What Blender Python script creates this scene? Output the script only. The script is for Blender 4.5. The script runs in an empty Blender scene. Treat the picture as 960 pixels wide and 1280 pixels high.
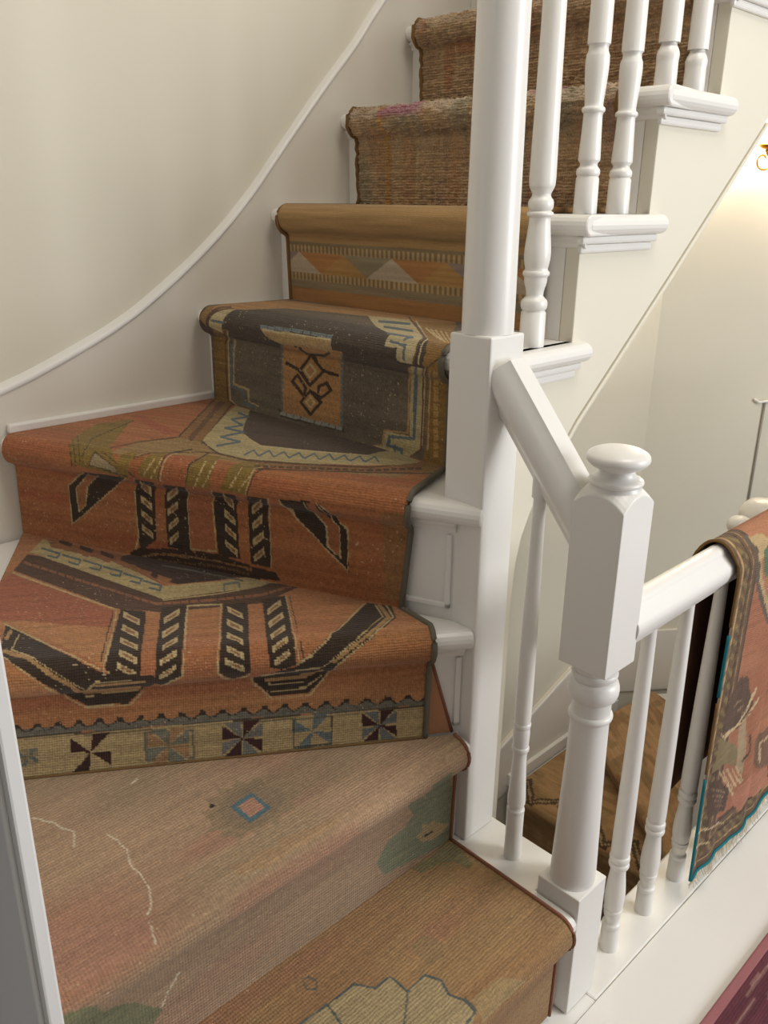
import bpy, bmesh, math, random
import numpy as np
from mathutils import Vector, Matrix

# ---------------------------------------------------------------- camera, light, exposure
scene = bpy.context.scene
col = scene.collection
cam_d = bpy.data.cameras.new('camera'); cam = bpy.data.objects.new('camera', cam_d); col.objects.link(cam)
scene.camera = cam
cam_d.sensor_fit = 'VERTICAL'; cam_d.sensor_height = 36.0; cam_d.lens = 1053.8 / 1280 * 36.0
cam_d.clip_start = 0.02
_yaw, _pit, _rol = math.radians(45.738), math.radians(20.251), math.radians(0.58)
_F0 = Vector((math.cos(_yaw), math.sin(_yaw), 0)); _R0 = Vector((math.sin(_yaw), -math.cos(_yaw), 0)); _Z = Vector((0, 0, 1))
_F = _F0 * math.cos(_pit) - _Z * math.sin(_pit); _U = _Z * math.cos(_pit) + _F0 * math.sin(_pit)
_R = _R0 * math.cos(_rol) + _U * math.sin(_rol); _U2 = _U * math.cos(_rol) - _R0 * math.sin(_rol)
_m = Matrix((_R, _U2, -_F)).transposed().to_4x4(); _m.translation = Vector((-0.9873, -0.798, 1.2777))
cam.matrix_world = _m
scene.view_settings.view_transform = 'Standard'; scene.view_settings.look = 'None'
scene.view_settings.gamma = 1.0; scene.view_settings.use_curve_mapping = False
scene.view_settings.exposure = 0.32
world = bpy.data.worlds.new('world'); scene.world = world; world.use_nodes = True
world.node_tree.nodes['Background'].inputs[0].default_value = (1.0, 0.97, 0.94, 1)
world.node_tree.nodes['Background'].inputs[1].default_value = 0.13
def area_light(name, loc, target, size, power, colour):
    l = bpy.data.lights.new(name, 'AREA'); l.shape = 'RECTANGLE'; l.size, l.size_y = size; l.energy = power; l.color = colour
    o = bpy.data.objects.new(name, l); col.objects.link(o); o.location = loc
    o.rotation_euler = (Vector(target) - Vector(loc)).to_track_quat('-Z', 'Y').to_euler()
    return o
area_light('window_right_offscreen', (1.7, -2.8, 1.6), (0.0, -0.1, 0.6), (1.4, 1.6), 66, (0.94, 0.965, 1.0))
area_light('ceiling_lamp_offscreen', (0.25, -0.8, 3.0), (0.0, 0.2, 0.0), (0.8, 0.8), 18, (1.0, 0.95, 0.88))

# ---------------------------------------------------------------- stair layout (metres, landing floor at z = 0)
RISE, GO = 0.21, 0.2137
XF = 0.2757                      # riser of the first straight step
NOSE = 0.028
WALL_Y = 0.863
PIV = np.array([-0.046, -0.043])  # winder nosings meet at the newel corner
CT = 0.010                       # carpet thickness
def unit(v):
    v = np.asarray(v, float); return v / np.linalg.norm(v)
# step: nosing origin (right end), direction to the left end, up-flight normal, tread height
STEPS = {
    'A': dict(o=np.array([-0.046, -0.278]), d=np.array([-1., 0.]), n=np.array([0., 1.]), z=0.21),
    'B': dict(o=np.array([-0.046, -0.043]), d=np.array([-1., 0.]), n=np.array([0., 1.]), z=0.42),
    'C': dict(o=PIV, d=unit([-0.833, 0.553]), n=unit([0.553, 0.833]), z=0.63),
    'D': dict(o=PIV, d=unit([-0.39, 0.92]), n=unit([0.92, 0.39]), z=0.840),
    'E': dict(o=np.array([0.036, 0.0]), d=np.array([0., 1.]), n=np.array([1., 0.]), z=1.05),
}
for k, nm in enumerate('FGHI'):
    STEPS[nm] = dict(o=np.array([XF - NOSE + k * GO, 0.0]), d=np.array([0., 1.]), n=np.array([1., 0.]), z=1.26 + k * RISE)
ORDER = 'ABCDEFGHI'
# carpet of each step: distances along the nosing (right, left) for the riser foot, the nosing and the back of the tread
# (back distances are measured along the NEXT step's nosing line)
CARPET = {
    'A': dict(foot=(0.022, 0.700), nose=(0.018, 0.700), back=(0.016, 0.700)),
    'B': dict(foot=(0.016, 0.7145), nose=(0.010, 0.7145), back=(0.020, 0.800)),
    'C': dict(foot=(0.072, 0.790), nose=(0.068, 0.770), back=(0.134, 0.960)),
    'D': dict(foot=(0.134, 0.960), nose=(0.116, 0.953), back=(0.120, 0.840)),
    'E': dict(foot=(0.120, 0.828), nose=(0.114, 0.826), back=(0.175, 0.810)),
    'F': dict(foot=(0.100, 0.806), nose=(0.100, 0.814), back=(0.100, 0.806)),
    'G': dict(foot=(0.100, 0.806), nose=(0.100, 0.814), back=(0.100, 0.806)),
    'H': dict(foot=(0.100, 0.806), nose=(0.100, 0.814), back=(0.100, 0.806)),
    'I': dict(foot=(0.100, 0.806), nose=(0.100, 0.814), back=(0.100, 0.806)),
}
NR = 0.031                       # outer radius of the carpeted nosing
def carpet_profile(zp, z, nt):
    """list of (kind, n, z): fixed part of the profile from the riser foot over the nosing, plus the tread as lerp rows"""
    pts = []
    rf = NOSE - CT
    ztop = z + CT
    zc, nc = ztop - NR, NR - CT            # arc centre
    z0, z1 = zp + CT, zc - NR * 0.95 - 0.012
    m = max(2, int((z1 - z0) / nt))
    for i in range(m): pts.append((rf, z0 + (z1 - z0) * i / m))
    # tuck below the nosing: blend from the riser plane to the arc
    a0 = math.radians(232)
    p3 = np.array([nc + NR * math.cos(a0), zc + NR * math.sin(a0)])
    p0 = np.array([rf, z1]); p1 = np.array([rf, z1 + 0.012])
    tg = np.array([math.sin(a0), -math.cos(a0)]); p2 = p3 - tg * 0.010
    q = max(4, int(0.024 / nt))
    for i in range(q):
        t = i / q
        b = (1-t)**3*p0 + 3*(1-t)**2*t*p1 + 3*(1-t)*t*t*p2 + t**3*p3
        pts.append((b[0], b[1]))
    q = max(10, int(NR * math.radians(142) / nt))
    for i in range(q + 1):
        a = a0 + (math.radians(90) - a0) * i / q
        pts.append((nc + NR * math.cos(a), zc + NR * math.sin(a)))
    return pts
def carpet_grid(nm, ns=None, cell=0.0022):
    """(rows, cols, 3) points; v[rows, cols] length along the profile; s[rows, cols] metres from the right edge"""
    st, cp = STEPS[nm], CARPET[nm]
    k = ORDER.index(nm)
    zp = STEPS[ORDER[k-1]]['z'] if k else 0.0
    nx = STEPS[ORDER[k+1]] if k + 1 < len(ORDER) else dict(o=st['o'] + np.array([GO, 0]), d=st['d'], n=st['n'], z=st['z'] + RISE)
    o, d, n, z = st['o'], st['d'], st['n'], st['z']
    width = cp['nose'][1] - cp['nose'][0]
    ns = ns or int(width / cell)
    S = np.linspace(0, 1, ns)
    prof = carpet_profile(zp, z, cell)
    zn = [p[1] for p in prof]; zlo, zhi = zn[0], max(zn)
    rows = []
    for (pn, pz) in prof:
        w = min(1.0, max(0.0, (pz - zlo) / (zhi - 0.03 - zlo)))
        a = (1-w)*cp['foot'][0] + w*cp['nose'][0]; b = (1-w)*cp['foot'][1] + w*cp['nose'][1]
        L = a + (b - a) * S
        xy = o[None] + d[None]*L[:, None] + n[None]*pn
        rows.append(np.concatenate([xy, np.full((ns, 1), pz)], 1))
    front = rows[-1][:, :2]
    L = cp['back'][0] + (cp['back'][1] - cp['back'][0]) * S
    back = nx['o'][None] + nx['d'][None]*L[:, None] + nx['n'][None]*(NOSE - CT)
    m = max(4, int(np.linalg.norm(back - front, axis=1).max() / cell))
    for i in range(1, m + 1):
        t = i / m
        rows.append(np.concatenate([front + (back - front)*t, np.full((ns, 1), z + CT)], 1))
    G = np.stack(rows)
    seg = np.linalg.norm(np.diff(G, axis=0), axis=2)
    v = np.concatenate([np.zeros((1, ns)), np.cumsum(seg, 0)])
    u = np.broadcast_to((S * width)[None], v.shape).copy()
    # pattern coordinates: s in 0..1 across, t = row index / rows
    return G, u, v

# ---------------------------------------------------------------- helpers
def srgb(r, g, b):
    f = lambda c: (c / 255 / 12.92) if c / 255 <= 0.04045 else ((c / 255 + 0.055) / 1.055) ** 2.4
    return (f(r), f(g), f(b))
def obj(name, verts, faces, mat, parent=None, smooth=False):
    me = bpy.data.meshes.new(name)
    me.from_pydata([tuple(map(float, v)) for v in verts], [], faces); me.update()
    if smooth: me.polygons.foreach_set('use_smooth', [True] * len(me.polygons))
    o = bpy.data.objects.new(name, me); col.objects.link(o)
    if mat: me.materials.append(mat)
    if parent: o.parent = parent
    return o
def bevel(o, w=0.003, seg=2):
    m = o.modifiers.new('bevel', 'BEVEL'); m.width = w; m.segments = seg; m.limit_method = 'ANGLE'; m.angle_limit = math.radians(40)
    return o
def empty(name, loc=(0, 0, 0)):
    o = bpy.data.objects.new(name, None); col.objects.link(o); o.empty_display_size = 0.05
    o.location = loc
    return o
def tag(o, label, cat, group=None):
    o['label'] = label; o['category'] = cat
    if group: o['group'] = group
    return o
def struct(o, label=None):
    o['kind'] = 'structure'
    if label: o['label'] = label
    return o
def box(name, x0, x1, y0, y1, z0, z1, mat, parent=None, bw=0.003):
    v = [(x, y, z) for z in (z0, z1) for y in (y0, y1) for x in (x0, x1)]
    f = [(0, 2, 3, 1), (4, 5, 7, 6), (0, 1, 5, 4), (2, 6, 7, 3), (0, 4, 6, 2), (1, 3, 7, 5)]
    o = obj(name, v, f, mat, parent)
    if bw: bevel(o, bw)
    return o
def prism(name, poly, h0, h1, mat, parent=None, axis='z', bw=0.003):
    """polygon (2-D, counter-clockwise) extruded along axis: z uses (x, y), y uses (x, z)"""
    a = 0.5 * sum(p[0]*q[1] - q[0]*p[1] for p, q in zip(poly, poly[1:] + poly[:1]))
    if a < 0: poly = poly[::-1]
    n = len(poly)
    if axis == 'z':
        v = [(p[0], p[1], h0) for p in poly] + [(p[0], p[1], h1) for p in poly]
        f = [tuple(range(n))[::-1], tuple(range(n, 2*n))] + [(i, (i+1) % n, n + (i+1) % n, n + i) for i in range(n)]
    else:
        v = [(p[0], h0, p[1]) for p in poly] + [(p[0], h1, p[1]) for p in poly]
        f = [tuple(range(n)), tuple(range(n, 2*n))[::-1]] + [((i+1) % n, i, n + i, n + (i+1) % n) for i in range(n)]
    o = obj(name, v, f, mat, parent)
    if bw: bevel(o, bw)
    return o
def lathe(name, prof, loc, mat, parent=None, seg=28):
    """prof: (radius, z) from bottom to top"""
    v, f = [], []
    for r, z in prof:
        for i in range(seg):
            a = 2*math.pi*i/seg; v.append((r*math.cos(a) + loc[0], r*math.sin(a) + loc[1], z + loc[2]))
    m = len(prof)
    for j in range(m - 1):
        for i in range(seg):
            k = (i+1) % seg; f.append((j*seg+i, j*seg+k, (j+1)*seg+k, (j+1)*seg+i))
    f.append(tuple(range(seg))[::-1]); f.append(tuple(range((m-1)*seg, m*seg)))
    o = obj(name, v, f, mat, parent)
    o.data.polygons.foreach_set('use_smooth', [True] * (len(f) - 2) + [False] * 2)
    e = o.modifiers.new('edges', 'EDGE_SPLIT'); e.split_angle = math.radians(50)
    return o
def round_prof(pts, n=5):
    """smooth a sparse (radius, z) profile with Catmull-Rom where the points are marked as curve"""
    out = []
    P = [pts[0]] + list(pts) + [pts[-1]]
    for i in range(1, len(P) - 2):
        p0, p1, p2, p3 = [np.array(P[i+k], float) for k in (-1, 0, 1, 2)]
        for t in np.linspace(0, 1, n, endpoint=False):
            q = 0.5*((2*p1) + (-p0+p2)*t + (2*p0-5*p1+4*p2-p3)*t*t + (-p0+3*p1-3*p2+p3)*t**3)
            out.append((max(0.001, q[0]), q[1]))
    out.append(tuple(pts[-1]))
    return out
def tube(name, pts, r, mat, parent=None, seg=8):
    pts = [np.array(p, float) for p in pts]; v, f = [], []
    for i, p in enumerate(pts):
        t = pts[min(i+1, len(pts)-1)] - pts[max(i-1, 0)]; t /= (np.linalg.norm(t) + 1e-12)
        a = np.cross(t, (0, 0, 1.0) if abs(t[2]) < 0.9 else (1.0, 0, 0)); a /= np.linalg.norm(a); b = np.cross(t, a)
        for k in range(seg):
            c = 2*math.pi*k/seg; v.append(p + r*(a*math.cos(c) + b*math.sin(c)))
    m = len(pts)
    for j in range(m-1):
        for i in range(seg):
            k = (i+1) % seg; f.append((j*seg+i, j*seg+k, (j+1)*seg+k, (j+1)*seg+i))
    f.append(tuple(range(seg))[::-1]); f.append(tuple(range((m-1)*seg, m*seg)))
    return obj(name, v, f, mat, parent, smooth=True)
def sweep(name, section, p0, p1, mat, parent=None, side=None):
    """section (a, b): a sideways, b upwards (perpendicular to the path); straight path"""
    p0, p1 = np.array(p0, float), np.array(p1, float); t = (p1-p0)/np.linalg.norm(p1-p0)
    sd = np.cross(t, (0, 0, 1.0)) if side is None else np.array(side, float); sd /= np.linalg.norm(sd)
    up = np.cross(sd, t)
    n = len(section)
    v = [p0 + sd*a + up*b for a, b in section] + [p1 + sd*a + up*b for a, b in section]
    f = [(i, (i+1) % n, n+(i+1) % n, n+i) for i in range(n)] + [tuple(range(n))[::-1], tuple(range(n, 2*n))]
    o = obj(name, v, f, mat, parent)
    bm = bmesh.new(); bm.from_mesh(o.data); bmesh.ops.recalc_face_normals(bm, faces=bm.faces); bm.to_mesh(o.data); bm.free()
    o.data.polygons.foreach_set('use_smooth', [True]*n + [False]*2)
    e = o.modifiers.new('edges', 'EDGE_SPLIT'); e.split_angle = math.radians(35)
    return o

# ---------------------------------------------------------------- materials
def new_mat(name):
    m = bpy.data.materials.new(name); m.use_nodes = True
    nt = m.node_tree; b = nt.nodes['Principled BSDF']
    return m, nt, b
def paint(name, rgb, rough=0.4, bump=0.15, scale=60.0, var=0.04, spec=0.5):
    m, nt, b = new_mat(name)
    tc = nt.nodes.new('ShaderNodeTexCoord'); n1 = nt.nodes.new('ShaderNodeTexNoise'); n1.inputs['Scale'].default_value = scale; n1.inputs['Detail'].default_value = 3
    nt.links.new(tc.outputs['Object'], n1.inputs['Vector'])
    n2 = nt.nodes.new('ShaderNodeTexNoise'); n2.inputs['Scale'].default_value = 4.0
    nt.links.new(tc.outputs['Object'], n2.inputs['Vector'])
    mx = nt.nodes.new('ShaderNodeMix'); mx.data_type = 'RGBA'
    mx.inputs[6].default_value = (*[c*(1-var) for c in rgb], 1); mx.inputs[7].default_value = (*[min(1, c*(1+var)) for c in rgb], 1)
    nt.links.new(n2.outputs['Fac'], mx.inputs[0]); nt.links.new(mx.outputs[2], b.inputs['Base Color'])
    bp = nt.nodes.new('ShaderNodeBump'); bp.inputs['Strength'].default_value = bump; bp.inputs['Distance'].default_value = 0.002
    nt.links.new(n1.outputs['Fac'], bp.inputs['Height']); nt.links.new(bp.outputs['Normal'], b.inputs['Normal'])
    b.inputs['Roughness'].default_value = rough; b.inputs['Specular IOR Level'].default_value = spec
    return m
def plain(name, rgb, rough=0.6, metal=0.0, emit=None, strength=0.0):
    m, nt, b = new_mat(name)
    b.inputs['Base Color'].default_value = (*rgb, 1); b.inputs['Roughness'].default_value = rough; b.inputs['Metallic'].default_value = metal
    if emit: b.inputs['Emission Color'].default_value = (*emit, 1); b.inputs['Emission Strength'].default_value = strength
    return m
def carpet_mat(name, rib=0.0045, bump=0.5, fine=900.0, across=False, rough=0.95, sheen=0.15):
    """woven colour attribute + ribs that run along the step + yarn noise"""
    m, nt, b = new_mat(name)
    at = nt.nodes.new('ShaderNodeAttribute'); at.attribute_name = 'weave'
    uv = nt.nodes.new('ShaderNodeUVMap'); uv.uv_map = 'cloth'
    sep = nt.nodes.new('ShaderNodeSeparateXYZ'); nt.links.new(uv.outputs['UV'], sep.inputs[0])
    no = nt.nodes.new('ShaderNodeTexNoise'); no.inputs['Scale'].default_value = fine; no.inputs['Detail'].default_value = 2; nt.links.new(uv.outputs['UV'], no.inputs['Vector'])
    nl = nt.nodes.new('ShaderNodeTexNoise'); nl.inputs['Scale'].default_value = 60; nl.inputs['Detail'].default_value = 2; nt.links.new(uv.outputs['UV'], nl.inputs['Vector'])
    ad = nt.nodes.new('ShaderNodeMath'); ad.operation = 'MULTIPLY_ADD'; ad.inputs[1].default_value = 0.006; nt.links.new(nl.outputs['Fac'], ad.inputs[0]); nt.links.new(sep.outputs['X' if across else 'Y'], ad.inputs[2])
    mu = nt.nodes.new('ShaderNodeMath'); mu.operation = 'MULTIPLY'; mu.inputs[1].default_value = 2*math.pi/rib; nt.links.new(ad.outputs[0], mu.inputs[0])
    si = nt.nodes.new('ShaderNodeMath'); si.operation = 'SINE'; nt.links.new(mu.outputs[0], si.inputs[0])
    mx_ = nt.nodes.new('ShaderNodeMath'); mx_.operation = 'MULTIPLY'; mx_.inputs[1].default_value = 2*math.pi/(rib*0.8); nt.links.new(sep.outputs['Y' if across else 'X'], mx_.inputs[0])
    sx_ = nt.nodes.new('ShaderNodeMath'); sx_.operation = 'SINE'; nt.links.new(mx_.outputs[0], sx_.inputs[0])
    sy_ = nt.nodes.new('ShaderNodeMath'); sy_.operation = 'MULTIPLY_ADD'; sy_.inputs[1].default_value = 0.35; nt.links.new(sx_.outputs[0], sy_.inputs[0]); nt.links.new(si.outputs[0], sy_.inputs[2]); si = sy_
    s2 = nt.nodes.new('ShaderNodeMath'); s2.operation = 'MULTIPLY_ADD'; s2.inputs[1].default_value = 0.35; nt.links.new(si.outputs[0], s2.inputs[0]); nt.links.new(no.outputs['Fac'], s2.inputs[2])
    bp = nt.nodes.new('ShaderNodeBump'); bp.inputs['Strength'].default_value = bump; bp.inputs['Distance'].default_value = 0.003
    nt.links.new(s2.outputs[0], bp.inputs['Height']); nt.links.new(bp.outputs['Normal'], b.inputs['Normal'])
    mr = nt.nodes.new('ShaderNodeMapRange'); mr.inputs[1].default_value = 0.25; mr.inputs[2].default_value = 0.75; mr.inputs[3].default_value = 0.76; mr.inputs[4].default_value = 1.24
    nt.links.new(no.outputs['Fac'], mr.inputs[0])
    vm = nt.nodes.new('ShaderNodeVectorMath'); vm.operation = 'SCALE'; nt.links.new(at.outputs['Color'], vm.inputs[0]); nt.links.new(mr.outputs[0], vm.inputs['Scale'])
    nt.links.new(vm.outputs[0], b.inputs['Base Color'])
    b.inputs['Roughness'].default_value = rough; b.inputs['Specular IOR Level'].default_value = 0.15
    b.inputs['Sheen Weight'].default_value = sheen; b.inputs['Sheen Roughness'].default_value = 0.5
    return m
M = {}
M['trim'] = paint('gloss_white_paint', srgb(230, 227, 221), 0.32, 0.10, 90)
M['wall'] = paint('cream_wall_paint', srgb(218, 212, 194), 0.55, 0.10, 25, 0.02)
M['skirt'] = paint('satin_white_paint', srgb(224, 218, 206), 0.4, 0.08, 40, 0.02)
M['floor'] = paint('white_floor_paint', srgb(236, 233, 226), 0.28, 0.12, 30, 0.03)
M['casing'] = paint('cool_white_paint', srgb(228, 226, 224), 0.4, 0.08, 60)
M['grey_bind'] = paint('grey_binding', srgb(104, 98, 86), 0.9, 0.6, 400, 0.15, 0.1)
M['pink_bind'] = paint('rose_binding', srgb(134, 92, 72), 0.9, 0.6, 400, 0.15, 0.1)
M['mauve_bind'] = paint('mauve_binding', srgb(160, 106, 108), 0.9, 0.6, 400, 0.12, 0.1)
M['teal'] = paint('teal_selvedge', srgb(38, 112, 122), 0.9, 0.6, 500, 0.2, 0.1)
M['fringe'] = paint('cream_yarn', srgb(214, 200, 172), 0.95, 0.4, 500, 0.1, 0.1)
M['rug_back'] = paint('brown_rug_backing', srgb(96, 68, 52), 0.95, 0.4, 500, 0.2, 0.05)
M['brass'] = plain('brass', srgb(196, 140, 62), 0.28, 1.0)
M['cord'] = plain('grey_cord', srgb(150, 143, 134), 0.5)
M['weave'] = carpet_mat('knotted_pile')
M['weave_fine'] = carpet_mat('fine_ribbed_pile', 0.0055, 0.75)
M['shag'] = carpet_mat('shaggy_pile', 0.006, 0.9, 320.0, False, 1.0, 0.3)
M['kilim'] = carpet_mat('flat_weave', 0.003, 0.35, 700.0)

# ---------------------------------------------------------------- walls and floors
struct(box('wall_left', -0.80, 2.30, WALL_Y, WALL_Y + 0.10, -1.40, 3.4, M['wall'], bw=0))
struct(box('wall_outer', -0.7765, -0.763, -0.050, WALL_Y, -0.05, 3.4, M['casing'], bw=0))
t1 = struct(box('trim_1', -0.7775, -0.7605, -0.064, -0.050, 0.0, 3.4, M['casing'], bw=0.003))
lathe('bead', [(0.0040, 0.0), (0.0040, 3.3)], (-0.7790, -0.045, 0.0), M['casing'], t1, 10)
# far stairwell wall, running off to the right of the corner
_c = np.array([2.13, WALL_Y]); _wd = unit([0.80, -0.60]); _wn2 = np.array([_wd[1], -_wd[0]])
_p = [_c - _wd*0.02, _c + _wd*3.0, _c + _wd*3.0 - _wn2*0.1, _c - _wd*0.02 - _wn2*0.1]
struct(prism('wall_right', [tuple(p) for p in _p], -1.40, 3.4, M['wall'], bw=0))
_p = [_c, _c + _wd*3.0, _c + _wd*3.0 + _wn2*0.014, _c + _wd*0.0 + _wn2*0.014]
struct(prism('baseboard_right', [tuple(p) for p in _p], -0.83, -0.52, M['skirt'], bw=0.003))
# stairwell skirting on the far wall (sloped top, following the flight below)
bs = struct(prism('baseboard_stairwell', [(0.9, -0.95), (2.13, -0.95), (2.13, -0.40), (1.683, -0.548), (1.447, -0.634), (0.9, -0.82)], WALL_Y - 0.014, WALL_Y, M['skirt'], axis='y'))
prism('bead', [(0.9, -0.832), (1.447, -0.646), (1.683, -0.560), (2.13, -0.412), (2.13, -0.396), (1.683, -0.544), (1.447, -0.630), (0.9, -0.816)], WALL_Y - 0.024, WALL_Y - 0.014, M['trim'], bs, axis='y', bw=0.003)
box('skirting_foot', 1.32, 2.12, WALL_Y - 0.030, WALL_Y - 0.012, -0.914, -0.86, M['trim'], bs)
# landing floor and its nosing board along the stairwell
struct(box('ceiling', -1.9, 4.6, -3.0, 1.0, 3.4, 3.5, M['wall'], bw=0))
struct(box('floor', -1.9, 2.6, -3.0, -0.296, -0.06, 0.0, M['floor'], bw=0))
struct(box('trim_2', 0.02, 2.6, -0.2945, -0.205, -0.05, 0.0, M['floor'], bw=0.004))
struct(box('trim_3', -1.9, 0.02, -0.2945, 0.0, -0.06, -0.002, M['floor'], bw=0))
# curved skirting that sweeps round the winders and up the flight: in the wall plane (x, z)
CURVE = [(-0.80, 0.86), (-0.62, 0.885), (-0.401, 0.934), (-0.233, 0.997), (-0.130, 1.045), (-0.042, 1.099), (0.045, 1.160), (0.128, 1.227), (0.205, 1.300), (0.278, 1.379), (0.411, 1.521), (0.511, 1.622), (0.601, 1.725), (0.85, 1.975), (1.40, 2.53)]
CURVE = [tuple(p) for p in round_prof([(a + 2, b) for a, b in CURVE], 4)]; CURVE = [(a - 2, b) for a, b in CURVE]
low = [(1.40, 1.5), (0.7, 1.2), (0.15, 0.7), (-0.80, 0.40)]
sk = struct(prism('baseboard_left', CURVE + low, WALL_Y - 0.012, WALL_Y, M['skirt'], axis='y', bw=0.0))
# bevelled cap along the curve
v, f = [], []
for i, (a, b) in enumerate(CURVE):
    v += [(a, WALL_Y - 0.0125, b - 0.012), (a, WALL_Y - 0.0185, b - 0.006), (a, WALL_Y - 0.012, b + 0.003), (a, WALL_Y, b + 0.009)]
for i in range(len(CURVE) - 1):
    for k in range(3): f.append((4*i+k, 4*i+4+k, 4*i+5+k, 4*i+1+k))
box('base_bead', -0.405, 0.062, WALL_Y - 0.026, WALL_Y - 0.011, 0.847, 0.866, M['trim'], sk, 0.004)
o = obj('cap_bead', v, f, M['trim'], sk, smooth=True)

# ---------------------------------------------------------------- the staircase carcass
stair = tag(empty('staircase', (-0.3, 0.1, 0)), 'white painted wooden winder staircase turning round the tall newel post', 'staircase')
def stair_part(o):
    o.parent = stair; o.matrix_parent_inverse = Matrix.Translation((0.3, -0.1, 0)); return o
def nosing_board(nm, L0, L1, thick=0.034, poly=None):
    """tread board with a rounded nosing; poly = extra back corners (x, y)"""
    st = STEPS[nm]; o, d, n, z = st['o'], st['d'], st['n'], st['z']
    r = thick/2
    a, b = o + d*L0, o + d*L1
    arc = [(r - r*math.sin(t), z - r + r*math.cos(t)) for t in np.linspace(0, math.pi, 9)]
    v = []
    for e in (a, b):
        for (q, zz) in arc: v.append((*(e + n*q), zz))
    m = len(arc); f = []
    for i in range(m-1): f.append((i, i+1, m+i+1, m+i))
    base = len(v)
    back = [np.array(p) for p in poly]          # from left end back round to the right end
    for p in back: v.append((p[0], p[1], z))
    for p in back: v.append((p[0], p[1], z - thick))
    k = len(back)
    f.append(tuple([0] + [m] + [base + i for i in range(k)]))                          # top
    f.append(tuple(([m-1] + [2*m-1] + [base + k + i for i in range(k)])[::-1]))         # bottom
    f.append(tuple(range(m)) + (base + 2*k - 1, base + k - 1))
    f.append(tuple(range(m, 2*m))[::-1] + (base, base + k))
    for i in range(k-1): f.append((base+i, base+i+1, base+k+i+1, base+k+i))
    ob = obj('tread', v, f, M['trim'])
    bm = bmesh.new(); bm.from_mesh(ob.data); bmesh.ops.recalc_face_normals(bm, faces=bm.faces); bm.to_mesh(ob.data); bm.free()
    return stair_part(bevel(ob, 0.002, 1))
def riser_board(nm, L0, L1, zp, c0=None):
    st = STEPS[nm]; o, d, n, z = st['o'], st['d'], st['n'], st['z']
    p = [o + d*L0 + n*NOSE, o + d*L1 + n*NOSE, o + d*L1 + n*(NOSE + 0.018), o + d*L0 + n*(NOSE + 0.018)]
    stair_part(prism('riser', [tuple(q) for q in p], zp, z - 0.030, M['trim'], bw=0.001))
    # small cove moulding below the nosing
    sec = [(NOSE - 0.011, z - 0.034), (NOSE - 0.013, z - 0.039), (NOSE - 0.006, z - 0.046), (NOSE - 0.004, z - 0.052), (NOSE, z - 0.054), (NOSE, z - 0.034)]
    v = [(*(o + d*L + n*q), zz) for L in (L0 if c0 is None else c0, L1) for q, zz in sec]; k = len(sec)
    f = [(i, (i+1) % k, k+(i+1) % k, k+i) for i in range(k)] + [tuple(range(k)), tuple(range(k, 2*k))[::-1]]
    ob = obj('cove_moulding', v, f, M['trim'])
    bm = bmesh.new(); bm.from_mesh(ob.data); bmesh.ops.recalc_face_normals(bm, faces=bm.faces); bm.to_mesh(ob.data); bm.free()
    stair_part(ob)
XI = XF + 3*GO
nosing_board('A', -0.0055, 0.704, poly=[(-0.75, 0.02), (0.048, 0.02), (0.048, -0.1955), (-0.0405, -0.1955)])
nosing_board('B', -0.008, 0.704, poly=[(-0.75, 0.46), (-0.038, 0.02)])
nosing_board('C', 0.0, 0.84, poly=[(-0.750, 0.845), (-0.38, 0.845), (-0.0382, 0.058)])
nosing_board('D', 0.0, 0.968, poly=[(0.08, WALL_Y - 0.014), (0.08, 0.0385), (-0.0382, 0.0385)])
nosing_board('E', 0.030, WALL_Y - 0.012, poly=[(XF + 0.01, WALL_Y - 0.012), (XF + 0.01, 0.034)])
for k, nm in enumerate('FGHI'):
    nosing_board(nm, 0.0065, WALL_Y - 0.012, poly=[(XF + (k+1)*GO + 0.01, WALL_Y - 0.012), (XF + (k+1)*GO + 0.01, 0.034)])
riser_board('A', -0.006, 0.704, 0.0)
riser_board('B', -0.008, 0.704, 0.21)
riser_board('C', 0.009, 0.83, 0.42)
riser_board('D', 0.046, 0.955, 0.63)
riser_board('E', 0.045, WALL_Y - 0.012, 0.84)
for k, nm in enumerate('FGHI'): riser_board(nm, 0.0625, WALL_Y - 0.012, 1.05 + k*RISE, 0.022)
# panel mouldings on the bare riser ends beside the newel
def riser_panel(nm, L0, L1, z0, z1):
    st = STEPS[nm]; o, d, n = st['o'], st['d'], st['n']
    w = 0.010
    def bar(a0, a1, b0, b1, nm2='panel_moulding'):
        p = [o + d*a0 + n*(NOSE - 0.005), o + d*a1 + n*(NOSE - 0.005), o + d*a1 + n*(NOSE + 0.002), o + d*a0 + n*(NOSE + 0.002)]
        stair_part(prism(nm2, [tuple(q) for q in p], b0, b1, M['trim'], bw=0.0022))
    bar(L0, L0 + w, z0, z1); bar(L0, L1, z0, z0 + w)
riser_panel('D', 0.052, 0.140, 0.652, 0.782)
riser_panel('C', 0.012, 0.022, 0.442, 0.575)
# open string: saw-toothed top, raking underside that sweeps down into an apron
teeth = [(0.041, 1.016), (XF, 1.016)]
for k in range(4):
    teeth += [(XF + k*GO, 1.226 + k*RISE), (XF + (k+1)*GO, 1.226 + k*RISE)]
teeth += [(XF + 4*GO, 1.90), (1.55, 1.975)]
under = [(0.929, 1.444), (0.588, 1.145), (0.309, 0.905), (0.240, 0.830), (0.194, 0.764), (0.168, 0.715), (0.155, 0.660), (0.150, 0.590), (0.150, -0.30), (0.041, -0.30)]
o = prism('outer_string', teeth + under, 0.034, 0.062, M['wall'], axis='y', bw=0.002)
stair_part(o)
v = [(0.150, 0.062, -0.30), (0.150, 0.062, 0.59), (0.194, 0.062, 0.764), (0.309, 0.062, 0.905), (0.929, 0.062, 1.444), (1.55, 0.062, 1.97)]
v += [(a, WALL_Y - 0.015, c) for a, b, c in v]
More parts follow.
